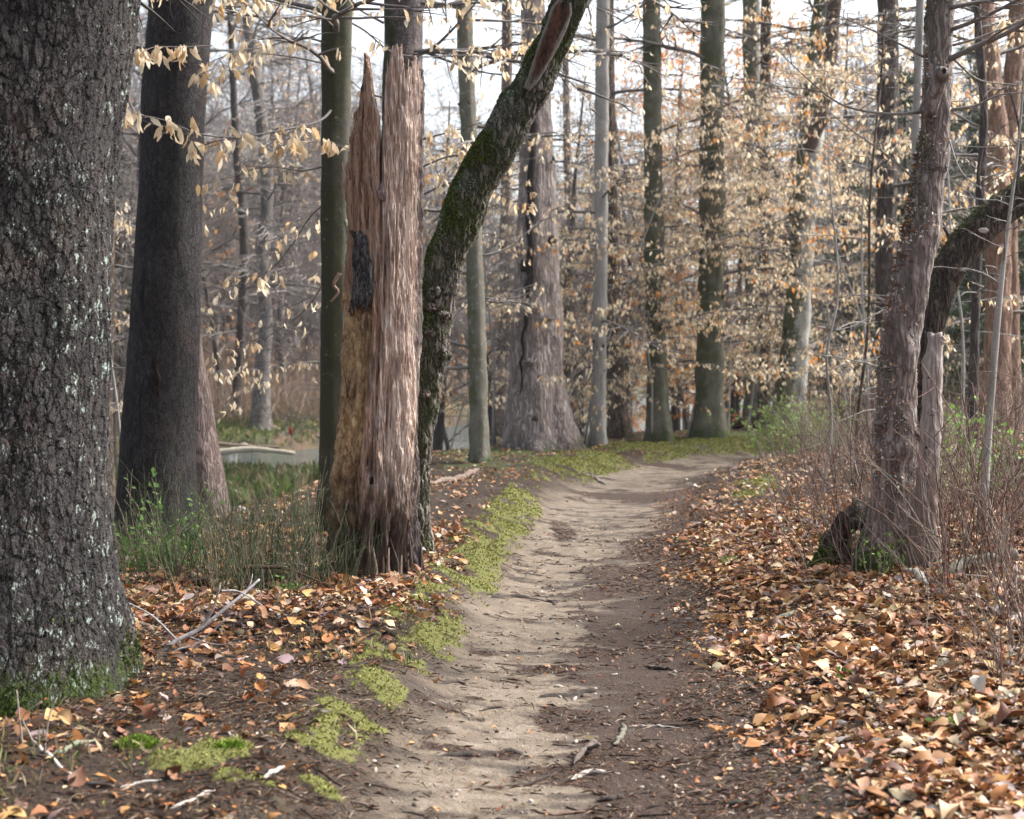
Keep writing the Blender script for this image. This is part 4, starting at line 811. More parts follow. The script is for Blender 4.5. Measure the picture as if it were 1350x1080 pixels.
def fungi(n, mask, kinds, s0, s1, part='bracket_fungus'):
    tp, tn = surf_points(V, Fc[0], rng, n, mask)
    for p, nn in zip(tp, tn):
        o = bpy.data.objects.new(part, fm[kinds[rng.integers(len(kinds))]]); COL.objects.link(o); o.parent = rt
        h = nrm(np.array([nn[0], nn[1], 0])); zx = Vector((0, 0, 1)); hx = Vector(h)
        from mathutils import Matrix
        o.matrix_local = Matrix.Translation(Vector(p - nn * .004)) @ Matrix((hx, zx.cross(hx), zx)).transposed().to_4x4() @ Matrix.Scale(rng.uniform(s0, s1), 4)
fungi(50, lambda c, n: (c[:, 2] > .5) * (n[:, 1] < .1) * sstep(-.3, .9, -n[:, 0] + .8 * noise3(c[:, 0] * 5, c[:, 1] * 5, c[:, 2] * 5, 3)) * sstep(-.1, .3, noise3(c[:, 0] * 2, c[:, 1] * 2, c[:, 2] * 2.5, 4)), [0, 1], .013, .026)
fungi(48, lambda c, n: (c[:, 2] > 1.4) * (c[:, 2] < 2.75) * sstep(.55, .9, -n[:, 0]) * (n[:, 1] < .35), [2, 3], .016, .034)
tp, tn = surf_points(V, Fc[0], rng, 1500, lambda c, n: (c[:, 2] > .5) * (n[:, 1] < .2) * sstep(-.2, .9, -n[:, 0] * .6 + 1.1 * noise3(c[:, 0] * 6, c[:, 1] * 6, c[:, 2] * 4, 5)))
o = tufts('fungus_specks', tp, tn, rng, .026, [(.72, .66, .6), (.6, .5, .43), (.4, .2, .09)], rt, M_MOSS); o['kind'] = 'stuff'
tb, lv = Tubes(), Leaves()
for pts, d1, r0 in [([(1215, 148), (1170, 150), (1110, 138), (1060, 100), (1020, 60)], 8.8, .012), ([(1218, 75), (1190, 60), (1150, 40), (1080, 10)], 8.9, .010), ([(1210, 240), (1170, 205), (1120, 170), (1085, 140)], 8.9, .008), ([(1255, 145), (1285, 140), (1320, 125), (1370, 122)], 8.9, .014), ([(1256, 60), (1290, 50), (1340, 30), (1380, 10)], 9.2, .01), ([(1254, 75), (1290, 105), (1340, 112)], 9.5, .009), ([(1248, 175), (1270, 230), (1320, 260)], 8.8, .007)]:
    q = px_line(pts, 9.3, d1); tq = Tubes(); tq.add(q, np.linspace(r0, .002, len(q)), (.25, .235, .22)); dress(tq, None, rng, q, r0 * .7, CREAM, .08, 0, .3, .22, (.22, .2, .19)); link('branch', tq.mesh('branch', 5, base), M_TWIG, rt)
crown(tb, lv, rng, P, rr, 3.4, 10, 2, CREAM, .08, .2); add_parts(rt, base, tb, lv, rng)
# mossy root arm reaching left from its foot
q = px_line([(1195, 650), (1168, 660), (1142, 675), (1116, 695), (1085, 722)], 9.75, 9.6, 20); q[-6:, 2] -= np.linspace(0, .22, 6); V2, F2 = sweep(np.column_stack([q[:, 0], q[:, 1], q[:, 2]])[::-1] , np.linspace(.11, .05, 20), 40, .02, 77, .45)
o = empty('mossy_stump', q[-1], 'dark rotting mossy stump leaning against the left foot of the knobbly tree', 'stump'); sh = np.array(q[-1])
link('wood', np_mesh('wood', V2 - sh, F2), B_LEAN, o); tp, tn = surf_points(V2 - sh, F2[0], rng, 2600, lambda c, n: sstep(.1, -.15, c[:, 2] - .2) * sstep(.1, .6, n[:, 2] - n[:, 0] * .6 + .5 * noise3(c[:, 0] * 9, c[:, 1] * 9, c[:, 2] * 9, 2))); tufts('moss', tp, tn, rng, .022, [(.06, .11, .012), (.10, .17, .02), (.14, .21, .03)], o, M_MOSS)

rt, P, rr, base, V, Fc = make_tree('leaning_mossy_limb_tree', 'dark mossy trunk arching over to the right edge behind the broken post', [(1480, 180, 20), (1400, 225, 21), (1345, 262, 22), (1303, 292, 22), (1268, 330, 22), (1243, 375, 21), (1228, 425, 20), (1220, 500, 20), (1217, 600, 21), (1214, 700, 25)], B_LEAN, depth=10.6, top=2, nseg=90, step=.025, seed=41, flare=.15, rough=.12)
tp, tn = surf_points(V, Fc[0], rng, 5000, lambda c, n: sstep(.2, .8, n[:, 2] - n[:, 0] * .4 + .4 * noise3(c[:, 0] * 5, c[:, 1] * 5, c[:, 2] * 5, 9)) * (c[:, 2] > 1.2)); tufts('moss', tp, tn, rng, .016, MOSSC, rt, M_MOSS)
V2, F2 = blob(pt(1297, 304, 10.42) - base, .035, .02, .02, 6); link('branch_scar', np_mesh('branch_scar', V2, F2), flat_mat('pale_scar', (.3, .25, .22), (.6, .55, .5), 30), rt)
tb = Tubes()
for pts in ([(1300, 285), (1290, 230), (1300, 160), (1285, 90)], [(1340, 255), (1345, 180), (1330, 110)], [(1262, 330), (1240, 290), (1225, 250)]):
    q = px_line(pts, 10.6, 10.9); tq = Tubes(); tq.add(q, np.linspace(.02, .005, len(q)), (.07, .055, .05)); dress(tq, None, rng, q, .01, CREAM, .08, 0, .3, .2, (.16, .14, .13)); link('branch', tq.mesh('branch', 5, base), M_TWIG, rt)
add_parts(rt, base, tb, None, rng)

P, rr, base = trunk_line([(1233, 442, 9), (1233, 456, 9.5), (1230, 480, 12), (1229, 540, 13), (1225, 600, 14), (1221, 660, 16), (1217, 725, 19)], 9.0, .2, None)
rt = empty('broken_grey_post', base, 'weathered grey dead stem, broken off like a post in front of the arching trunk', 'dead stem')
V, Fc = sweep(P - base, rr, 90, .012, 42, .16, .1, fine=.004)
t = NT('silvery_wood'); o_ = t.obj(); g1 = t.noise(t.map(o_, (1, 1, .05)), 60, 5, .7, .5); t.col(t.mix(t.ss(t.sep(o_, 2), .3, 1.1), t.ramp(g1, [(.3, (.08, .058, .048)), (.6, (.25, .19, .16)), (.8, (.34, .27, .24))]), t.ramp(g1, [(.3, (.15, .12, .11)), (.5, (.36, .30, .28)), (.72, (.54, .49, .46))])), .85); t.bump(g1, .02)
ztop = (P - base)[-1, 2]; m = V[:, 2] > ztop - .08; V[m, 2] += .05 * noise2(V[m, 0] * 40, V[m, 1] * 40, 3)
link('stem', np_mesh('stem', V, Fc), t.m, rt)
V2, F2 = blob(pt(1240, 448, 8.98) - base, .03, .03, .03, 4, amp=.4); link('broken_tip', np_mesh('broken_tip', V2, F2), t.m, rt)
V2, F2 = blob(pt(1228, 543, 8.93) - base, .022, .015, .024, 4, amp=.4); link('knot', np_mesh('knot', V2, F2), flat_mat('knot_wood', (.08, .06, .05), (.35, .3, .28), 40), rt)
for y, s in ((590, .008), (625, .009), (498, .006)):
    V2, F2 = blob(pt(1221 + (600 - y) * .03, y, 8.915) - base, s, s, s * 1.2, 4, amp=.2); link('borer_hole', np_mesh('borer_hole', V2, F2), M_HOLE, rt)

# slim grey saplings on the right
def slim(label, pts, depth, r_top, seed, mat=B_PALE, nb=8, L=1.4, dens=0., top=2):
    rt, P, rr, base, V, Fc = make_tree('slim_sapling', label, pts, mat, depth=depth, top=top, nseg=14, step=.08, seed=seed, flare=.15, cat='sapling')
    rng = np.random.default_rng(seed); tb, lv = Tubes(), Leaves(); crown(tb, lv, rng, P, rr, base[2] + .7, nb, L, CREAM, .08, dens, (.24, .225, .21), .3, every=.18); add_parts(rt, base, tb, lv, rng, 4)
slim('slim pale sapling standing straight against the upper left of the knobbly tree', [(1214, -150, 5), (1213, 0, 5), (1210, 100, 5), (1207, 200, 5), (1203, 330, 5), (1200, 600, 6), (1198, 660, 7)], 12.5, 0, 51, nb=12)
slim('thin pale sapling with a wide fork near the right edge', [(1338, 230, 2), (1325, 330, 3), (1316, 410, 4.5), (1310, 480, 5), (1302, 580, 5.5), (1294, 690, 7)], 9.6, 0, 52, nb=9, top=1)
slim('spindly grey sapling between the fresh green bush and the knobbly tree', [(1095, 250, 1), (1105, 380, 1.6), (1090, 470, 1.8), (1096, 560, 2), (1085, 650, 2.4)], 13, 0, 53, nb=14, L=1.2, top=1)
slim('slender bare sapling rising behind the mossy stump', [(1160, 120, 1.4), (1147, 260, 1.8), (1145, 420, 2), (1130, 560, 2.3), (1128, 650, 3)], 14, 0, 54, mat=B_BROWN, nb=14, L=1.3)
slim('dark wiry sapling behind the arching trunk', [(1290, 40, 5), (1297, 150, 5.5), (1292, 260, 6), (1287, 380, 6), (1284, 480, 6.5), (1282, 600, 8)], 15, 0, 55, mat=B_FARD, nb=14, L=1.6, dens=.1)
bank_tree('red_barked_tree', 'orange-brown bare-sided trunk beyond the arching trunk', [(1286, -120, 12), (1296, 0, 13), (1306, 100, 14), (1313, 180, 15), (1316, 260, 15), (1316, 400, 16), (1314, 560, 19)], B_RED, 56, 10, 2.2, 2.2, .3, depth=21)
bank_tree('pink_barked_tree', 'pinkish trunk along the right edge above the arching trunk', [(1338, -120, 10), (1342, 0, 11), (1334, 120, 11), (1328, 250, 12), (1330, 400, 13), (1332, 570, 15)], B_RED, 57, 10, 2.2, 2.2, .3, depth=23)
bank_tree('dark_upright_tree', 'dark brown trunk between the forked sycamore and the slim pale sapling', [(1168, -150, 12), (1170, 0, 13), (1170, 150, 13), (1168, 300, 13), (1168, 450, 14), (1168, 560, 17)], B_FARD, 58, 14, 2.6, 2.4, .3, depth=25)
bank_tree('brown_backwood_tree', 'narrow brown trunk right of the rusty brown trunk, over the creek', [(745, 60, 4), (748, 200, 5), (752, 330, 6), (755, 430, 7), (756, 520, 8)], B_BROWN, 59, 12, 2.6, 2, .5, depth=58)
bank_tree('far_bank_tree', 'brown trunk on the far bank left of the huge flared trunk', [(668, -100, 6), (668, 100, 7), (667, 300, 8), (666, 420, 9), (663, 480, 12), (657, 505, 18)], B_BROWN, 60, 14, 3, 3, .3, depth=50)
bank_tree('twisted_far_bank_tree', 'twisted pale trunk standing at the creek edge across the water', [(330, 60, 7), (345, 160, 8), (352, 260, 8), (345, 350, 9), (351, 420, 8), (346, 480, 10), (343, 560, 13)], B_FAR, 61, 26, 4, 2.6, .35, depth=45)
bank_tree('thin_far_bank_tree', 'thin dark trunk beside the twisted one across the water', [(305, 60, 4), (312, 200, 5), (322, 320, 6), (318, 430, 6), (311, 540, 7)], B_FARD, 62, 20, 4, 2.6, .2, depth=47)
# ------------------------------------------------------------------ far woods: bare trees, evergreens
def bare_variant(seed, h, r, nb=38, L=.36):
    rng = np.random.default_rng(seed); tb = Tubes(); colr = (.23, .2, .19)
    P = wander(rng, (0, 0, -.3), (rng.normal(0, .06), rng.normal(0, .06), 1), h, 12, .05); rr = np.linspace(r, .03, 12)
    V, Fc = sweep(P, rr, 12, .3, seed, .06, .25)
    for k in range(nb):
        t_ = rng.uniform(.18, .98); i = t_ * 11; j = int(i); p = P[j] + (P[min(j + 1, 11)] - P[j]) * (i - j); a = rng.uniform(0, 6.28)
        l = h * L * (1.1 - .75 * t_) * rng.uniform(.7, 1.2); r0 = max(.012, r * .4 * (1.05 - t_))
        q = wander(rng, p, (math.cos(a), math.sin(a), rng.uniform(.2, 1.0)), l, 8, .14, .03); tb.add(q, np.linspace(r0, .008, 8), colr)
        for m in range(8):
            s = rng.integers(2, 8); q2 = wander(rng, q[s], nrm(q[s] - q[s-1]) + rng.normal(0, .55, 3), l * .45, 6, .16, .03); tb.add(q2, np.linspace(r0 * .5, .008, 6), colr)
            for w in range(5):
                s2 = rng.integers(1, 6); q3 = wander(rng, q2[s2], nrm(q2[s2] - q2[s2-1]) + rng.normal(0, .6, 3), l * .28, 4, .16, .03); tb.add(q3, np.linspace(.009, .005, 4), colr)
    lv = Leaves()
    if seed % 2:
        for n_, L_ in tb.g.items():
            if n_ == 4:
                for P_, _, _ in L_:
                    if rng.random() < .3: hang(lv, rng, P_[-1], CREAM if seed % 4 == 1 else ORANGE, .17)
    return np_mesh('trunk', V, Fc), tb.mesh('crown', 3), (lv.mesh('foliage', rng, None, rich=False, width=.26) if lv.p else None)
rng = np.random.default_rng(99)
BV = [bare_variant(500 + k, h, r) for k, (h, r) in enumerate([(15, .2), (18, .26), (13, .15), (17, .19), (20, .3), (12, .12)])]
for k, (a, b, c) in enumerate(BV):
    if c: c.materials.append(M_LEAF)
    a.materials.append(B_FAR if k % 2 else B_FARD); b.materials.append(M_TWIG)
def place(root_name, label, cat, group, parts, loc, rz, sc):
    o = empty(root_name, loc, label, cat, group); o.rotation_euler = (0, 0, rz); o.scale = (sc,) * 3
    for nm, me in parts:
        c = bpy.data.objects.new(nm, me); COL.objects.link(c); c.parent = o
    return o
n = 0
while n < 290:
    d = rng.uniform(44, 120) if n < 150 else rng.uniform(110, 170); px = rng.uniform(-150, 1500); x = (px - CX) * d / F
    cdv = float(creek_d(np.array([x]), np.array([d]))[0])
    if abs(cdv) < 6: continue
    k = rng.integers(6); v = BV[k]
    place('bare_tree', 'bare grey tree standing leafless in the far woods behind the creek', 'tree', 'bare trees of the far woods', [('trunk', v[0]), ('crown', v[1])] + ([('foliage', v[2])] if v[2] else []), (x, d, Hs(x, d)), rng.uniform(0, 6.28), rng.uniform(.75, 1.15)); n += 1
for k, (px, d, sc) in enumerate([(290, 50, .55), (372, 56, .6), (405, 62, .7), (480, 33, .5), (575, 32, .45), (600, 36, .55), (650, 31, .42), (745, 33, .5), (770, 37, .55), (830, 34, .5), (890, 36, .5), (910, 32, .42), (965, 37, .55), (1025, 35, .5), (150, 30, .5), (330, 60, .7), (1120, 33, .5), (1240, 31, .5)]):
    x = (px - CX) * d / F; v = BV[k % 6]
    place('young_bare_tree', 'slender young bare tree with fine twigs, standing between the big trunks and the creek', 'tree', 'young bare trees by the creek', [('trunk', v[0]), ('crown', v[1])] , (x, d, Hs(x, d)), k * 2.1, sc)
def evergreen(seed, h):
    rng = np.random.default_rng(seed); tb = Tubes(); pos, ax, up, sz, cl = [], [], [], [], []
    P = np.array([[0, 0, z] for z in np.linspace(-.2, h, 10)]); V, Fc = sweep(P, np.linspace(h * .014, .02, 10), 10, .4, seed, .05, .2)
    for k in range(95):
        t_ = rng.uniform(.08, 1) ; z = h * t_; a = rng.uniform(0, 6.28); l = h * .24 * (1.08 - t_) * rng.uniform(.7, 1.2)
        q = wander(rng, (0, 0, z), (math.cos(a), math.sin(a), .1), l, 6, .08, -.03); tb.add(q, np.linspace(.02, .006, 6), (.1, .08, .06))
        m = int(150 * l / (h * .24)) + 20; s = rng.uniform(.2, 5, m); i = np.minimum(s.astype(int), 4); p = q[i] + (q[i + 1] - q[i]) * (s - i)[:, None] + rng.normal(0, .10, (m, 3)) * np.array([1, 1, .5])
        pos.append(p); ax.append(nrm(q[-1] - q[0]) + rng.normal(0, .6, (m, 3))); cl.append(np.array([(.035, .06, .028), (.05, .085, .03), (.025, .045, .022)])[rng.integers(0, 3, m)])
    pos, ax, cl = np.vstack(pos), np.vstack(ax), np.vstack(cl); m = len(pos)
    return np_mesh('trunk', V, Fc), tb.mesh('branches', 3), leaf_mesh('needles', pos, ax, rng.normal(0, 1, (m, 3)), rng.uniform(.15, .34, m), cl, rng, width=.09, rich=False)
EV = [evergreen(800 + k, 11 + 2 * k) for k in range(2)]
for a, b, c in EV: a.materials.append(B_FARD); b.materials.append(M_TWIG); c.materials.append(M_GREEN)
for k, (px, d, sc, where) in enumerate([(1140, 44, .8, 'behind the dark upright trunk'), (1215, 40, .85, 'behind the knobbly tree'), (1330, 38, .8, 'at the right edge behind the pink trunk'), (1275, 52, 1, 'between the orange-brown trunk and knobbly tree'), (1060, 58, .9, 'behind the forked sycamore'), (1010, 75, 1, 'deep behind the mottled pair'), (160, 50, .8, 'in the gap right of the plated trunk'), (300, 70, .8, 'just right of the dark scaly trunk'), (1400, 45, .9, 'beyond the right edge'), (1180, 62, 1.1, 'furthest back on the right'), (60, 55, .8, 'hidden mostly by the plated trunk'), (1190, 31, .6, 'close behind the knobbly tree'), (1300, 30, .62, 'close behind the arching trunk'), (1375, 27, .7, 'cut by the right edge'), (1110, 36, .6, 'right behind the fresh green bush')]):
    x = (px - CX) * d / F; v = EV[k % 2]
    place('evergreen_tree', 'dark green needled tree ' + where, 'tree', 'evergreens in the back woods', [('trunk', v[0]), ('crown', v[1]), ('needles', v[2])], (x, d, Hs(x, d)), k * 1.3, sc)

# ------------------------------------------------------------------ brush
# unseen evergreens added behind and left of the viewpoint to shade the near trunks
for k, (x, y, sc) in enumerate([(-6.5, -3, 1.0), (-2.5, -8, 1.1), (2.5, -10, 1.05), (-9, 3.5, 1.0), (-7.5, 9.5, .8), (6.5, -7, 1.0)]):
    v = EV[k % 2]; place('evergreen_tree', 'unseen tall dark evergreen added behind the viewpoint to shade the near trunks', 'tree', 'unseen evergreens added for shade', [('trunk', v[0]), ('crown', v[1]), ('needles', v[2])], (x, y, Hs(x, y)), k * 1.7, sc)
def ground_z(x, y): return H(np.asarray(x), np.asarray(y))
BRC = [(.30, .20, .14), (.38, .29, .21), (.20, .13, .10), (.30, .23, .19), (.24, .14, .10), (.4, .31, .22)]
tb = Tubes(); rng = np.random.default_rng(5)
m = 42000; d = rng.uniform(42, 85, m); px = rng.uniform(-60, 1420, m); x = (px - CX) * d / F; cdv = creek_d(x, d); ok = (np.abs(cdv) > 6.3) & (noise2(x * .25, d * .12, 4) > -.55); x, d, cdv = x[ok], d[ok], cdv[ok]; z = ground_z(x, d)
for i in range(len(x)):
    h = rng.uniform(.5, 2.3) * (1.4 if cdv[i] < -12 else .8); q = wander(rng, (x[i], d[i], z[i] - .05), (rng.normal(0, .3), rng.normal(0, .3), 1), h, 4, .18); tb.add(q, np.linspace(.011, .004, 4), BRC[rng.integers(6)])
o = link('brush', tb.mesh('brush', 3), M_TWIG); tag(o, 'tangle of thin brown leafless stems covering the far bank and back woods', 'brush', kind='stuff')

def shrub_variant(seed, n, h, spread, pal, r0=.006, arch=0.0, twig=3, bend=.1):
    rng = np.random.default_rng(seed); tb = Tubes()
    for k in range(n):
        a = rng.uniform(0, 6.28); rad = abs(rng.normal(0, spread * .45)); d0 = np.array([math.cos(a) * rng.uniform(0, .5), math.sin(a) * rng.uniform(0, .5), 1]); l = h * rng.uniform(.45, 1.2); c = pal[rng.integers(len(pal))]
        q = wander(rng, (rad * math.cos(a), rad * math.sin(a), -.06), d0, l, 8, bend, -arch); rs = r0 * rng.uniform(.6, 1.3); tb.add(q, np.linspace(rs, rs * .3, 8), c)
        for w in range(rng.integers(0, twig + 1)):
            s = rng.integers(2, 7); q2 = wander(rng, q[s], nrm(q[s] - q[s-1]) + rng.normal(0, .45, 3), l * rng.uniform(.2, .45), 5, .14); tb.add(q2, np.linspace(rs * .5, rs * .2, 5), c)
    me = tb.mesh('stems', 4); me.materials.append(M_TWIG); return me
BRAMB = [(.17, .10, .08), (.14, .095, .075), (.26, .195, .16), (.22, .115, .095), (.34, .29, .25), (.11, .08, .065), (.30, .26, .23)]
GREENST = [(.085, .115, .05), (.11, .135, .07), (.07, .09, .045), (.17, .16, .10), (.3, .25, .18)]
SV = [shrub_variant(600 + k, 34, 1.0, .55, BRAMB, .0045, .035, 4, .15) for k in range(4)]
SG = [shrub_variant(620 + k, 42, .55, .5, GREENST, .0035, 0.0, 3, .06) for k in range(3)]
ST = [shrub_variant(640 + k, 16, 2.0, .6, [(.25, .22, .2), (.2, .16, .14), (.3, .26, .24)], .008, .02, 6, .13) for k in range(3)]
rng = np.random.default_rng(6)
def bush(name, label, cat, group, variants, px, d, sc):
    x = (px - CX) * d / F
    me = variants[rng.integers(len(variants))]; o = bpy.data.objects.new(name, me); COL.objects.link(o); o.location = (x, d, Hs(x, d)); o.rotation_euler = (0, 0, rng.uniform(0, 6.28)); o.scale = (sc, sc, sc * rng.uniform(.85, 1.15)); tag(o, label, cat, group)
for px, d in [(1270, 8.3), (1325, 8.0), (1345, 7.2), (1370, 6.4), (1335, 6.0), (1240, 10.2), (1130, 9.3), (1295, 9.4), (1330, 9.6), (1390, 8.6), (1140, 9.7), (1100, 11.5), (1130, 12), (1240, 11), (1290, 11.5), (1340, 12), (1080, 14), (1130, 15), (1190, 14), (1260, 14), (1320, 15), (1370, 14), (1095, 17), (1150, 18), (1220, 18), (1300, 18), (1360, 19), (1110, 22), (1190, 23), (1260, 23), (1340, 24), (1150, 28), (1230, 29), (1310, 30), (1070, 20), (1180, 11.6), (1350, 10.5)]:
    bush('bramble_bush', 'tangled reddish brown leafless bramble among the trees right of the path', 'bramble', 'brambles right of the path', SV, px, d, rng.uniform(.75, 1.25) * (.7 if d < 7.5 else 1))
for px, d in [(170, 9.6), (200, 9.2), (235, 9.4), (270, 9.0), (300, 9.5), (330, 9.2), (365, 9.3), (395, 9.4), (420, 9.1), (190, 10.6), (240, 10.8), (290, 10.6), (340, 10.8), (385, 10.7), (425, 10.5), (165, 11.8), (320, 12.4), (380, 12.6), (280, 13), (455, 9.0), (350, 8.7), (290, 8.5), (410, 8.8)]:
    bush('green_stemmed_shrub', 'wispy shrub of upright thin green stems between the plated trunk and the snag', 'shrub', 'green-stemmed shrubs by the snag', SG, px, d, rng.uniform(.7, 1.15))
for px, d in [(1090, 26), (1130, 30), (1170, 33), (1260, 27), (1330, 28), (1060, 34), (1215, 36), (1290, 40), (1375, 33), (980, 44), (1020, 40), (560, 57), (610, 60), (290, 52), (390, 50), (400, 60), (330, 64), (450, 56), (150, 48), (480, 62), (760, 62), (800, 66), (650, 60)]:
    bush('bare_shrub', 'tall grey leafless shrub of many thin stems in the back woods', 'shrub', 'leafless shrubs of the back woods', ST, px, d, rng.uniform(.9, 1.5))

# leafy green plants
def leafy(label, px, d, n, w, h, size, pal, seed, name='leafy_bush', cat='bush'):
    rng = np.random.default_rng(seed); x = (px - CX) * d / F; base = np.array([x, d, Hs(x, d)]); o = empty(name, base, label, cat); tb, lv = Tubes(), Leaves()
    for k in range(n):
        a = rng.uniform(0, 6.28); q = wander(rng, (rng.normal(0, w * .25), rng.normal(0, w * .2), -.04), (math.cos(a) * .6, math.sin(a) * .4, 1), h * rng.uniform(.5, 1.1), 9, .16); tb.add(q, np.linspace(.006, .002, 9), (.25, .22, .17))
        for j in range(2, 9):
            for _ in range(3): lv.add(q[j] + rng.normal(0, .03, 3), rng.normal(0, 1, 3) + [0, 0, .3], rng.normal(0, 1, 3) + [0, 0, 1], size * rng.uniform(.6, 1.2), pick(rng, pal, .2))
    link('stems', tb.mesh('stems', 4), M_TWIG, o); link('leaves', lv.mesh('leaves', rng, None, width=.34, rich=False), M_GREEN, o)
FRESH = [(.28, .42, .10), (.22, .36, .08), (.34, .46, .16)]
leafy('fresh light green leafing bush at the foot of the forked sycamore', 1040, 23.5, 60, 1.3, 1.25, .075, FRESH, 1)
leafy('sparse light green bush just right of the forked sycamore', 1090, 22, 34, 1.4, .9, .06, FRESH, 2)
leafy('pale green leafing twigs beneath the thin forked sapling at right', 1280, 12, 16, .6, .75, .05, FRESH, 3)
leafy('bright green leafing twigs at the right edge', 1345, 11, 16, .5, .9, .055, [(.16, .32, .06), (.22, .38, .09)], 4)
leafy('leafy green herb low beside the plated trunk', 205, 9.6, 20, .45, .36, .055, [(.10, .22, .04), (.16, .30, .07)], 5, 'green_plant', 'plant')
leafy('taller green sprig in front of the dark scaly trunk', 213, 10.4, 8, .2, .75, .05, [(.14, .28, .07), (.2, .34, .1)], 6, 'green_plant', 'plant')
leafy('small green seedling between fallen leaves left of the snag', 375, 8.6, 6, .16, .16, .04, [(.12, .24, .05)], 7, 'green_plant', 'plant')
leafy('small green sprig at the foot of the knobbly tree', 1165, 9.0, 6, .18, .35, .03, FRESH, 8, 'green_plant', 'plant')
leafy('dark green seedling in the leaves right of the path', 1117, 6.45, 5, .1, .07, .035, [(.08, .17, .03)], 9, 'green_plant', 'plant')
leafy('tiny green seedling among the pale leaves near the lower right corner', 1285, 5.4, 5, .1, .08, .03, [(.1, .2, .04)], 10, 'green_plant', 'plant')
# low greenery on the creek banks
rng = np.random.default_rng(8); m = 44000; d = rng.uniform(17, 60, m); px = rng.uniform(130, 900, m); x = (px - CX) * d / F; cdv = np.abs(creek_d(x, d)); ok = (cdv > 4.3) & (cdv < 17) & (noise2(x * .35, d * .25, 12) > -.4) & (-signed(EDGE, x, d) > 1.5); x, d = x[ok], d[ok]; z = ground_z(x, d); m = len(x)
o = link('bank_greenery', leaf_mesh('bank_greenery', np.stack([x, d, z], -1), np.stack([rng.normal(0, .5, m), rng.normal(0, .5, m), np.ones(m)], -1), rng.normal(0, 1, (m, 3)), rng.uniform(.12, .3, m), np.array([(.08, .12, .03), (.12, .17, .05), (.16, .17, .08), (.22, .18, .11)])[rng.integers(0, 4, m)], rng, width=.16, rich=False), M_GREEN); tag(o, 'low green growth and old grass along the creek banks', 'ground cover', kind='stuff')

# ------------------------------------------------------------------ leaf litter
TAN = [(.46, .27, .135), (.40, .19, .068), (.33, .13, .045), (.55, .37, .215), (.62, .47, .32), (.22, .095, .042), (.11, .052, .032), (.30, .24, .23), (.50, .30, .11), (.66, .55, .44), (.20, .09, .06)]
TW_R = np.array([.15, .16, .15, .12, .08, .12, .07, .06, .05, .04, .06]); TW_L = np.array([.12, .12, .14, .06, .04, .14, .13, .09, .04, .03, .09])
def litter(name, label, n, xr, yr, keep, wts, s0, s1, seed, lift=.03, rich=True, lobed=False, width=.29, pal=TAN, tilt=.38, ypow=1.0):
    rng = np.random.default_rng(seed); x = rng.uniform(*xr, n); y = yr[0] + (yr[1] - yr[0]) * rng.random(n) ** ypow; u = path_u(x, y); w = keep(x, y, u); ok = rng.random(n) < w; x, y, u = x[ok], y[ok], u[ok]; m = len(x); z = ground_z(x, y) + .004 + rng.random(m) ** 2 * lift
    a = rng.uniform(0, 6.28, m); ax = np.stack([np.cos(a), np.sin(a), rng.normal(0, tilt, m)], -1); up = np.stack([rng.normal(0, tilt, m), rng.normal(0, tilt, m), np.ones(m)], -1)
    c = np.array(pal)[rng.choice(len(pal), m, p=wts / wts.sum())] * rng.uniform(.6, 1.25, (m, 1)) * rng.uniform(.9, 1.1, (m, 3)); sz = s0 + (s1 - s0) * rng.random(m) ** 2.4
    pos = np.stack([x, y, z], -1) - ax * sz[:, None] * .5
    o = link(name, leaf_mesh(name, pos, ax, up, sz, np.clip(c, 0, .85), rng, width=width, curl=.27, rich=rich, lobed=lobed), M_LITTER); tag(o, label, 'leaf litter', kind='stuff')
TW_N = np.array([.10, .14, .16, .07, .06, .15, .12, .09, .04, .05, .10])
creekok = lambda x, y: np.abs(creek_d(x, y)) > 5.0
right = lambda x, y, u: sstep(.55, 1.45, u + .3 * noise2(x * 2, y * 2, 4)) * (.45 + .55 * sstep(-.5, .3, noise2(x * 1.2, y * 1.2, 14)))
litter('fallen_leaves', 'thick tan and orange fallen leaves on the bank right of the path', 125000, (.6, 5.2), (3.6, 13), right, TW_R, .022, .115, 1, .035, ypow=1.25, tilt=.34)
litter('fallen_leaves', 'fallen leaves further along the right bank and under the brambles', 42000, (.6, 13), (13, 30), lambda x, y, u: right(x, y, u) * creekok(x, y), TW_R, .05, .115, 2, .05, False)
litter('fallen_leaves', 'dark trodden leaf scraps along the right edge of the path', 16000, (.2, 3.2), (3.6, 18), lambda x, y, u: sstep(.3, .75, u) * (1 - sstep(1.3, 1.9, u)), np.array([.06, .12, .2, .01, .005, .25, .2, .02, .01, .005, .15]), .012, .05, 3, .012, ypow=1.2)
mossfree = lambda x, y: 1 - .7 * sstep(.1, .45, moss_amount(x, y))
left = lambda x, y, u: sstep(.8, 1.25, -u + .25 * noise2(x * 2, y * 2, 5)) * (.35 + .65 * sstep(-.3, .4, noise2(x * 1.3, y * 1.3, 24))) * mossfree(x, y)
litter('fallen_leaves', 'brown fallen leaves between the plated trunk and the snag', 32000, (-3.5, -.3), (3.6, 11.5), lambda x, y, u: left(x, y, u) * (.24 + .76 * sstep(6.0, 7.2, y)), TW_L, .022, .105, 4, .03)
litter('fallen_leaves', 'red brown fallen leaves on the left bank beyond the snag', 26000, (-4.5, 4), (9.5, 29), lambda x, y, u: left(x, y, u) * creekok(x, y), np.array([.13, .14, .16, .05, .03, .15, .1, .05, .03, .03, .12]), .035, .09, 5, .03, False)
litter('fallen_leaves', 'fallen leaves on the low ground by the creek and the far bank', 26000, (-22, 16), (12, 66), lambda x, y, u: creekok(x, y) * ((-signed(EDGE, x, y) > .5) | (y > 30)) * .8, TW_R, .09, .17, 6, .05, False)
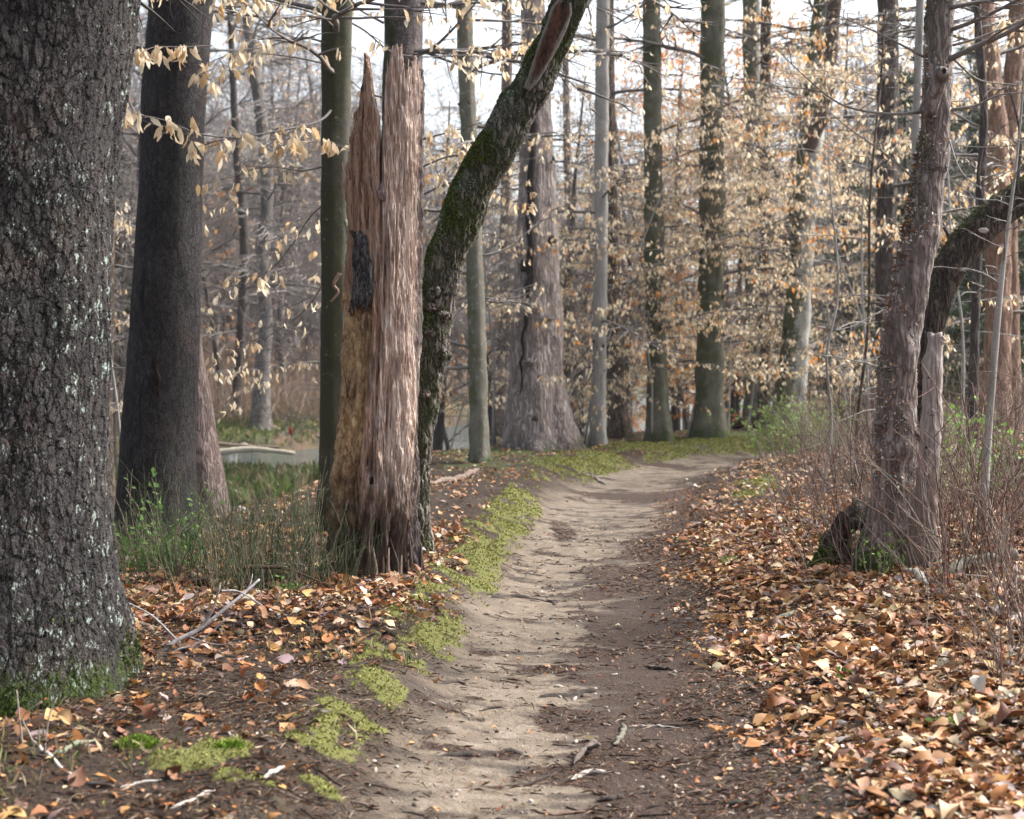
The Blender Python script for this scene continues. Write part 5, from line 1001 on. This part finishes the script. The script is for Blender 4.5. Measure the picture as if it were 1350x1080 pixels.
litter('bark_litter', 'tiny scraps of leaf and bark strewn over the path and its verges', 40000, (-2.6, 2.2), (3.6, 14), lambda x, y, u: np.where(u < -.85, .8 * (y < 8), .04 + .9 * damp_amount(x, y) + .4 * sstep(.4, .75, u)) * (u < 1.6), np.array([.02, .1, .2, .02, .02, .25, .35, .02, 0, .02, .2]), .008, .03, 7, .006, False)
litter('fallen_leaves', 'few stray leaves lying on the bare path', 700, (-.8, 1.8), (4, 22), lambda x, y, u: (np.abs(u) < .8) * .22, np.array([.2, .2, .1, .1, .05, .1, .05, .02, .1, .03, .05]), .03, .075, 8, .006)
litter('fallen_oak_leaves', 'lobed brown oak leaves mixed through the litter right of the path', 15000, (.6, 5.2), (3.6, 13), right, np.array([.12, .22, .24, .05, .01, .16, .12, .02, .01, .01, .04]), .05, .13, 21, .05, lobed=True, width=.3, ypow=1.25, tilt=.45)
litter('fallen_oak_leaves', 'lobed brown oak leaves scattered on the left bank', 5000, (-3.5, -.3), (3.6, 12), lambda x, y, u: left(x, y, u) * (.25 + .6 * (y > 6.4)), np.array([.1, .22, .26, .03, .01, .18, .14, .02, .01, .01, .02]), .045, .12, 22, .04, lobed=True, width=.3, tilt=.45)
# grit on the path
rng = np.random.default_rng(29); tb = Tubes(); m = 2600; x = rng.uniform(-1, 1.6, m); y = 3.7 + 10 * rng.random(m) ** 1.6; z = ground_z(x, y)
for a, b, c in zip(x, y, z):
    if abs(path_u(np.array([a]), np.array([b]))[0]) < .85: r = .0025 + .009 * rng.random() ** 3; v = rng.normal(0, 1, 3) * r * np.array([1, 1, .4]); tb.add([(a - v[0], b - v[1], c - v[2] + r * .2), (a, b, c + r * .3), (a + v[0], b + v[1], c + v[2] + r * .2)], [r * .5, r, r * .45], [(.3, .25, .2), (.16, .13, .11), (.42, .37, .32), (.09, .07, .06)][rng.integers(4)])
o = link('grit', tb.mesh('grit', 5), M_TWIG); tag(o, 'small stones and grit trodden into the sandy path', 'grit', kind='stuff')
# twig litter
rng = np.random.default_rng(9); tb = Tubes(); m = 15000; x = rng.uniform(-2.8, 3, m); y = 3.6 + 12 * rng.random(m) ** 1.4; u = path_u(x, y); w = .06 + (.9 * damp_amount(x, y) + .25 * sstep(.3, .7, u)) * (u < 1.2) + .5 * (u < -.7) * (y < 8); ok = rng.random(m) < w; x, y = x[ok], y[ok]
for a, b in zip(x, y):
    l = rng.exponential(.03) + .012; t_ = rng.normal(0, .9); n = 4; xs = a + np.linspace(-.5, .5, n) * l * math.cos(t_); ys = b + np.linspace(-.5, .5, n) * l * math.sin(t_) + rng.normal(0, .05, n) * l; r = min(.0045, .0012 + l * .018)
    tb.add(np.stack([xs, ys, ground_z(xs, ys) + r * .8], -1), [r, r, r * .9, r * .5], [(.035, .024, .02), (.06, .04, .03), (.11, .075, .055), (.22, .17, .14)][rng.choice(4, p=[.4, .35, .17, .08])])
o = link('twig_litter', tb.mesh('twig_litter', 4), M_TWIG); tag(o, 'broken dark twigs and needles scattered over the path and verge', 'twigs', kind='stuff')
# needles
rng = np.random.default_rng(19); m = 90000; x = rng.uniform(-3.0, 2.6, m); y = 3.7 + 9 * rng.random(m) ** 1.5; u = path_u(x, y); w = (u < -.75) * (.9 * (y < 8.5) + .25) * sstep(-.5, .4, noise2(x * 2.5, y * 2.5, 91)) + .8 * damp_amount(x, y) * (np.abs(u) < 1.1) + .5 * sstep(.35, .8, u) * (u < 1.3); ok = rng.random(m) < w; x, y = x[ok], y[ok]; m = len(x); a = rng.uniform(0, 6.28, m)
o = link('needle_litter', leaf_mesh('needle_litter', np.stack([x, y, ground_z(x, y) + .004 + .012 * rng.random(m)], -1), np.stack([np.cos(a), np.sin(a), rng.normal(0, .14, m)], -1), np.stack([rng.normal(0, .4, m), rng.normal(0, .4, m), np.ones(m)], -1), rng.uniform(.02, .075, m), np.array([(.20, .13, .085), (.10, .06, .04), (.045, .03, .022), (.33, .25, .17), (.15, .075, .05)])[rng.integers(0, 5, m)] * rng.uniform(.6, 1.2, (m, 1)), rng, width=.035, rich=False), M_LITTER); tag(o, 'dead needles and fine stalks matted on the soil beside the path', 'needles', kind='stuff')
# moss pile and grass
rng = np.random.default_rng(10); m = 1100000; x = rng.uniform(-3, 6, m); y = 3.8 + 27 * rng.random(m) ** 1.8; u = path_u(x, y); mo = moss_amount(x, y); ok = (rng.random(m) < sstep(.1, .9, mo) * (np.abs(u) > .62)) ; x, y = x[ok], y[ok]; m = len(x); z = ground_z(x, y) + .03 * moss_amount(x, y)
s = (.010 + .0007 * y) * rng.uniform(.6, 1.4, m)
o = link('moss', leaf_mesh('moss', np.stack([x, y, z - .006], -1), np.stack([rng.normal(0, .7, m), rng.normal(0, .7, m), np.ones(m)], -1), rng.normal(0, 1, (m, 3)), s, np.array([(.20, .215, .05), (.27, .275, .07), (.15, .165, .04), (.31, .29, .11)])[rng.integers(0, 4, m)] * rng.uniform(.7, 1.15, (m, 1)), rng, width=.3, rich=False), M_MOSS); tag(o, 'yellow green moss cushions along the path edge and round the trunks', 'moss', kind='stuff'); print('moss', m)
m = 46000; x = rng.uniform(-3.2, 4, m); y = 3.8 + 20 * rng.random(m) ** 1.3; u = path_u(x, y); g = sstep(.05, .5, noise2(x * 2.2, y * 1.6, 81) + .3 * noise2(x * 7, y * 7, 3)); ok = rng.random(m) < g * ((u < -.85) + (u > 1.7) * .12) * (y < 14) * (.5 + .5 * (x > -1.6)); x, y = x[ok], y[ok]; m = len(x); z = ground_z(x, y)
o = link('grass', leaf_mesh('grass', np.stack([x, y, z - .005], -1), np.stack([rng.normal(0, .7, m), rng.normal(0, .7, m), np.ones(m)], -1), rng.normal(0, 1, (m, 3)), rng.uniform(.03, .11, m), np.array([(.10, .14, .035), (.17, .18, .07), (.30, .24, .14), (.36, .30, .19)])[rng.integers(0, 4, m)], rng, width=.04, rich=False), M_GREEN); tag(o, 'short thin grass on the left verge by the moss', 'grass', kind='stuff')

# ------------------------------------------------------------------ sticks, roots, logs, stones
def stick(name, label, pts, r0, r1, col, cat='stick', lift=0.0, sub=(), mat=None, n=24, lifts=None, rough=.22, group=None):
    g = [gp(a, b) for a, b in pts]; L = catmull(np.array(g), n); L[:, 2] = ground_z(L[:, 0], L[:, 1]) + np.linspace(r0, r1, n) * (.1 if cat == 'root' else .5) + lift
    if lifts: L[:, 2] += np.interp(np.linspace(0, 1, n), np.linspace(0, 1, len(lifts)), lifts)
    base = L[0].copy(); o = empty(name, base, label, cat, group); rng = np.random.default_rng(abs(hash(label)) % 1000 if False else len(label) * 7 + int(pts[0][0]))
    L = L + .35 * r0 * np.stack([noise2(np.arange(n) * .5, k_, int(pts[0][0])) for k_ in (1, 2, 3)], -1) * 2; base = L[0].copy(); o.location = tuple(base); tp_ = 1 - .85 * np.abs(np.linspace(-1, 1, n)) ** 4
    V, Fc = sweep(L - base, np.linspace(r0, r1, n) * tp_ * (1 + .14 * noise2(np.arange(n) * .7, 3, int(pts[0][1]))), 14, max(.01, r0 * .8), int(pts[0][0]), rough, 0)
    me = np_mesh('wood', V, Fc, np.tile(np.array(col), (len(V), 1)) * rng.uniform(.8, 1.2, (len(V), 1))); link('wood', me, mat or M_TWIG, o)
    for k, (t_, dx, dy, dz, l) in enumerate(sub):
        p = L[int(t_ * (n - 1))]; q = wander(rng, p, (dx, dy, dz), l, 7, .12); tb = Tubes(); tb.add(q, np.linspace(r0 * .6, r1 * .5, 7), col); link('side_branch', tb.mesh('side_branch', 8, base), mat or M_TWIG, o)
    return o
GREY, PALE, DK, BRN = (.36, .33, .31), (.55, .49, .44), (.045, .034, .029), (.16, .10, .075)
def branch3d(name, label, lines, col, cat='branch'):
    """a dead branch standing clear of the ground: lines of (px, py) with depths and radii"""
    base = px_line(lines[0][0], lines[0][1], lines[0][2])[0]; o = empty(name, base, label, cat)
    for k, (pts, d0, d1, r0, r1) in enumerate(lines):
        q = px_line(pts, d0, d1, 20); V, Fc = sweep(q - base, np.linspace(r0, r1, 20), 10, .02, k + 3, .1); nm = 'stem' if k == 0 else 'side_branch'
        link(nm, np_mesh(nm, V, Fc, np.tile(np.array(col), (len(V), 1))), M_TWIG, o)
branch3d('forked_dead_branch', 'silvery forked dead branch propped up right of the plated trunk', [([(178, 896), (225, 850), (262, 830), (300, 800), (322, 782), (342, 764)], 6.75, 7.1, .012, .006), ([(264, 829), (280, 805), (290, 772)], 6.9, 6.9, .008, .005), ([(186, 893), (232, 858), (258, 850), (300, 815)], 6.7, 6.8, .006, .003), ([(292, 779), (315, 780), (345, 798)], 6.9, 7.0, .005, .003), ([(237, 848), (200, 812), (160, 790), (149, 772)], 6.9, 7.1, .006, .004), ([(322, 782), (330, 770), (333, 757)], 7.05, 7.1, .004, .002), ([(250, 840), (285, 850), (320, 846)], 6.85, 6.7, .004, .002)], (.36, .34, .345))
branch3d('fallen_branch', 'dark brown fallen branch lying across the green stems left of the snag', [([(240, 768), (290, 760), (325, 748), (360, 748), (384, 746)], 8.8, 8.9, .016, .013), ([(372, 748), (395, 756), (420, 766)], 8.85, 8.7, .012, .006)], (.12, .075, .055))
branch3d('cut_pole', 'grey-brown pole with a yellow tip lying behind the plated trunk', [([(150, 832), (190, 828), (215, 836), (300, 848)], 7.4, 7.2, .022, .014)], (.3, .24, .2))
branch3d('dead_sapling_stem', 'pale bare seedling with spindly arms at the foot of the plated trunk', [([(30, 985), (26, 950), (22, 910)], 5.0, 5.0, .004, .002), ([(46, 990), (40, 970), (30, 945), (55, 925)], 5.0, 5.0, .004, .002), ([(60, 975), (66, 940), (75, 920)], 5.05, 5.05, .003, .002)], (.38, .33, .28), 'seedling')
stick('curved_twig', 'pale curved twig with a hooked end running along the lower left leaves', [(40, 973), (55, 990), (75, 1005), (100, 1028), (150, 1038)], .008, .005, PALE, sub=[(.3, .2, -.3, .1, .1)])
stick('pale_stick', 'short pale bent stick on the mossy verge near the bottom', [(345, 1029), (362, 1018), (388, 1009)], .009, .007, PALE)
stick('pale_stick', 'thin grey stick left of the pale bent stick', [(158, 1040), (190, 1032), (232, 1029)], .006, .004, GREY)
stick('pale_stick', 'small forked whitish twig below the moss cushions', [(222, 1068), (255, 1055), (283, 1042)], .006, .004, PALE, sub=[(.6, .3, .2, .1, .06)])
stick('mossy_stick', 'lichen-spotted stick beside the pale dead seedling', [(70, 998), (95, 985), (125, 976)], .011, .008, (.2, .21, .15))
stick('pale_stick', 'short straight grey stick pointing at the right moss cushion', [(299, 967), (312, 975), (326, 982)], .007, .006, GREY)
stick('exposed_root', 'long black root crossing the path near the bottom', [(565, 997), (610, 996), (665, 992), (730, 995)], .022, .016, DK, 'root', -.008)
stick('exposed_root', 'dark curved root in the middle of the path with a forked end', [(690, 921), (745, 917), (775, 912), (806, 905)], .018, .014, DK, 'root', -.004)
stick('exposed_root', 'dark root reaching from the mossy verge onto the path', [(640, 788), (690, 788), (725, 794), (735, 800)], .026, .014, DK, 'root', -.006)
stick('exposed_root', 'small root at the left edge of the path above the long black one', [(575, 901), (600, 900), (616, 904)], .014, .01, DK, 'root', -.004)
stick('dark_ridge_root', 'broad dark root ridge under the debris at mid path', [(740, 776), (780, 770), (830, 766)], .035, .02, DK, 'root', -.015)
stick('crooked_stick', 'thick crooked grey stick with two arms in the dark debris', [(755, 1012), (772, 995), (780, 988), (786, 985)], .014, .017, (.13, .105, .09), sub=[(.4, .2, -.6, .05, .10)], lift=.01)
stick('mossy_stick', 'grey stick with a greenish end standing in the dark debris', [(808, 988), (820, 972), (822, 958)], .012, .011, (.15, .14, .11), lift=.012)
stick('pale_stick', 'whitish stick lying below the crooked one', [(752, 1030), (775, 1021), (818, 1020)], .011, .008, (.42, .37, .33))
stick('pale_stick', 'slim white stick along the top of the dark debris patch', [(830, 959), (860, 958), (900, 961)], .008, .005, PALE)
stick('brown_stick', 'thin brown stick pointing to the crooked one', [(690, 1037), (720, 1025), (745, 1015)], .008, .005, DK)
stick('brown_stick', 'stubby dark stick at the bottom of the path', [(786, 1058), (805, 1055), (823, 1051)], .013, .011, DK)
stick('brown_stick', 'short brown stick above the stubby dark one', [(782, 1044), (792, 1047), (800, 1050)], .010, .008, BRN)
stick('brown_stick', 'black straight stick at the lower right side of the path', [(953, 1064), (978, 1061), (1003, 1059)], .012, .010, (.035, .035, .03))
stick('brown_stick', 'dark stick along the right edge at mid path', [(850, 881), (870, 883), (888, 884)], .012, .009, DK)
stick('brown_stick', 'long thin pale brown twig on the right half of the path', [(835, 849), (870, 853), (930, 860)], .006, .004, (.3, .24, .2))
stick('brown_stick', 'thin dark twig just above the sandy hollow', [(750, 953), (770, 950), (790, 946)], .009, .006, DK)
stick('brown_stick', 'short black twig left of the sandy hollow', [(632, 938), (650, 934), (663, 933)], .007, .005, DK)
stick('brown_stick', 'bark-brown twig lying flat near the bottom of the frame', [(700, 1068), (730, 1075), (780, 1070)], .007, .005, BRN)
stick('brown_stick', 'dark twig on the trodden leaves at the right path edge', [(900, 950), (920, 950), (940, 948)], .010, .007, DK)
stick('lichen_stick', 'grey-green lichened stick on the right leaf bank', [(988, 820), (1020, 819), (1045, 812), (1069, 803)], .014, .026, (.27, .28, .22))
stick('curled_bark', 'white curled strip of bark on the leaves right of the path', [(1085, 962), (1100, 957), (1118, 955)], .010, .016, (.62, .56, .48), 'bark strip')
stick('curled_bark', 'small white bent piece of bark below the larger strip', [(1060, 980), (1068, 975), (1081, 974)], .009, .012, (.62, .56, .48), 'bark strip')
stick('fallen_log', 'grey-green mossy log half buried under the brambles at right', [(1245, 768), (1275, 755), (1310, 748), (1345, 744)], .04, .055, (.20, .20, .155), 'log', .02)
stick('bent_limb', 'pale bent limb end poking out of the leaves left of the mossy log', [(1190, 757), (1207, 764), (1222, 780)], .022, .03, (.36, .33, .28), 'branch', .02)
stick('dark_branch', 'dark thin branch at the right edge above the leaves', [(1310, 850), (1335, 838), (1370, 822)], .012, .014, (.1, .07, .06), 'branch', .05)
stick('rotten_log', 'rust-brown rotting log with a mossy top at the right edge', [(1300, 640), (1340, 638), (1420, 636)], .14, .15, (.07, .035, .028), 'log', .03)
stick('dark_log', 'dark log end lying on the moss beside the stout dark green trunk', [(966, 566), (985, 565), (1000, 563)], .12, .10, (.05, .035, .028), 'log', .05)
stick('brown_stick', 'grey branch resting on the red leaves behind the curved mossy tree', [(565, 640), (590, 637), (615, 630), (632, 622)], .03, .04, (.22, .16, .13), 'branch', .02)
stick('brown_stick', 'tangle of pale roots beside the moss at the path bend', [(770, 628), (785, 632), (800, 640)], .03, .02, (.32, .27, .23), sub=[(.5, .5, .5, .1, .3), (.3, -.3, .6, .1, .25)])
def water_thing(name, label, cat, pts, d, r, col):
    q = px_line(pts, d, d, 24); q[:, 2] = np.maximum(q[:, 2], H(q[:, 0], q[:, 1])); base = q[0]; o = empty(name, base, label, cat); V, Fc = sweep(q - base, np.linspace(r, r * .6, 24), 12, .1, 5, .2); link('wood', np_mesh('wood', V, Fc, np.tile(np.array(col), (len(V), 1))), M_TWIG, o)
water_thing('driftwood_log', 'pale driftwood log lying along the water edge across the creek', 'log', [(282, 598), (310, 594), (345, 593), (388, 598)], 38, .10, (.42, .37, .29))
water_thing('driftwood_log', 'brown waterlogged branch above the pale driftwood log', 'log', [(285, 585), (320, 588), (370, 590)], 40, .06, (.2, .15, .11))
M_STONE = flat_mat('pale_stone', (.2, .18, .16), (.46, .42, .39), 6)
for px, py, rx, label in [(600, 574, .28, 'pale boulder at the water edge left of the slim knotty trunk'), (584, 577, .3, 'brown boulder beside the pale one at the water edge'), (305, 600, .16, 'grey stone touching the pale driftwood log'), (322, 589, .13, 'pinkish stone behind the driftwood log'), (316, 674, .07, 'pinkish stone on the low ground between dark trunk and snag')]:
    g = gp(px, py); V2, F2 = blob((0, 0, 0), rx, rx * .8, rx * .6, int(px), amp=.25); o = link('boulder', np_mesh('boulder', V2, F2), M_STONE, None, g + [0, 0, rx * .2]); tag(o, label, 'stone')
for px, py, c, label in [(383, 568, (.35, .03, .05), 'small red rag caught in the growth across the creek'), (424, 566, (.75, .55, .03), 'small yellow scrap caught in the growth across the creek')]:
    p = pt(px, py, 43); V2, F2 = blob((0, 0, 0), .055, .03, .10, int(px), amp=.4); o = link('rag', np_mesh('rag', V2, F2), flat_mat('rag_cloth', c, tuple(k * .7 for k in c), 20), None, p); tag(o, label, 'rag')
# moss cushions close by
for px, py, rx, label in [(181, 986, .075, 'bright green moss cushion, left one of the pair near the plated trunk'), (301, 992, .06, 'bright green moss cushion, right one of the pair near the plated trunk')]:
    g = gp(px, py); V2, F2 = blob((0, 0, 0), rx, rx * .7, .03, int(px), amp=.2); o = empty('moss_cushion', g, label, 'moss'); link('cushion', np_mesh('cushion', V2, F2), flat_mat('moss_body', (.05, .08, .01), (.1, .14, .02), 60), o); r_ = np.random.default_rng(3); tp, tn = surf_points(V2, F2[0], r_, 2500, lambda c, n: (c[:, 2] > -.01)); tn = np.where(tn[:, 2:] < 0, -tn, tn); tufts('tufts', tp, tn, r_, .016, [(.14, .22, .02), (.2, .3, .04), (.1, .16, .02)], o, M_MOSS)



# ------------------------------------------------------------------ air
hv = np.array([(x, y, z) for z in (-3.0, 29.0) for y in (-60.0, 925.0) for x in (-425.0, 425.0)])
hm = bpy.data.materials.new('haze'); hm.use_nodes = True; ht = hm.node_tree; ht.nodes.remove(ht.nodes['Principled BSDF'])
pv = ht.nodes.new('ShaderNodeVolumePrincipled'); pv.inputs['Color'].default_value = (.86, .93, 1, 1); pv.inputs['Density'].default_value = .00028; pv.inputs['Anisotropy'].default_value = .3
ht.links.new(pv.outputs[0], ht.nodes['Material Output'].inputs['Volume'])
o = link('haze', np_mesh('haze', hv, [np.array([(0, 2, 3, 1), (4, 5, 7, 6), (0, 1, 5, 4), (2, 6, 7, 3), (0, 4, 6, 2), (1, 3, 7, 5)])], smooth=False), hm); tag(o, 'pale damp air softening the distant woods', 'haze', kind='stuff')
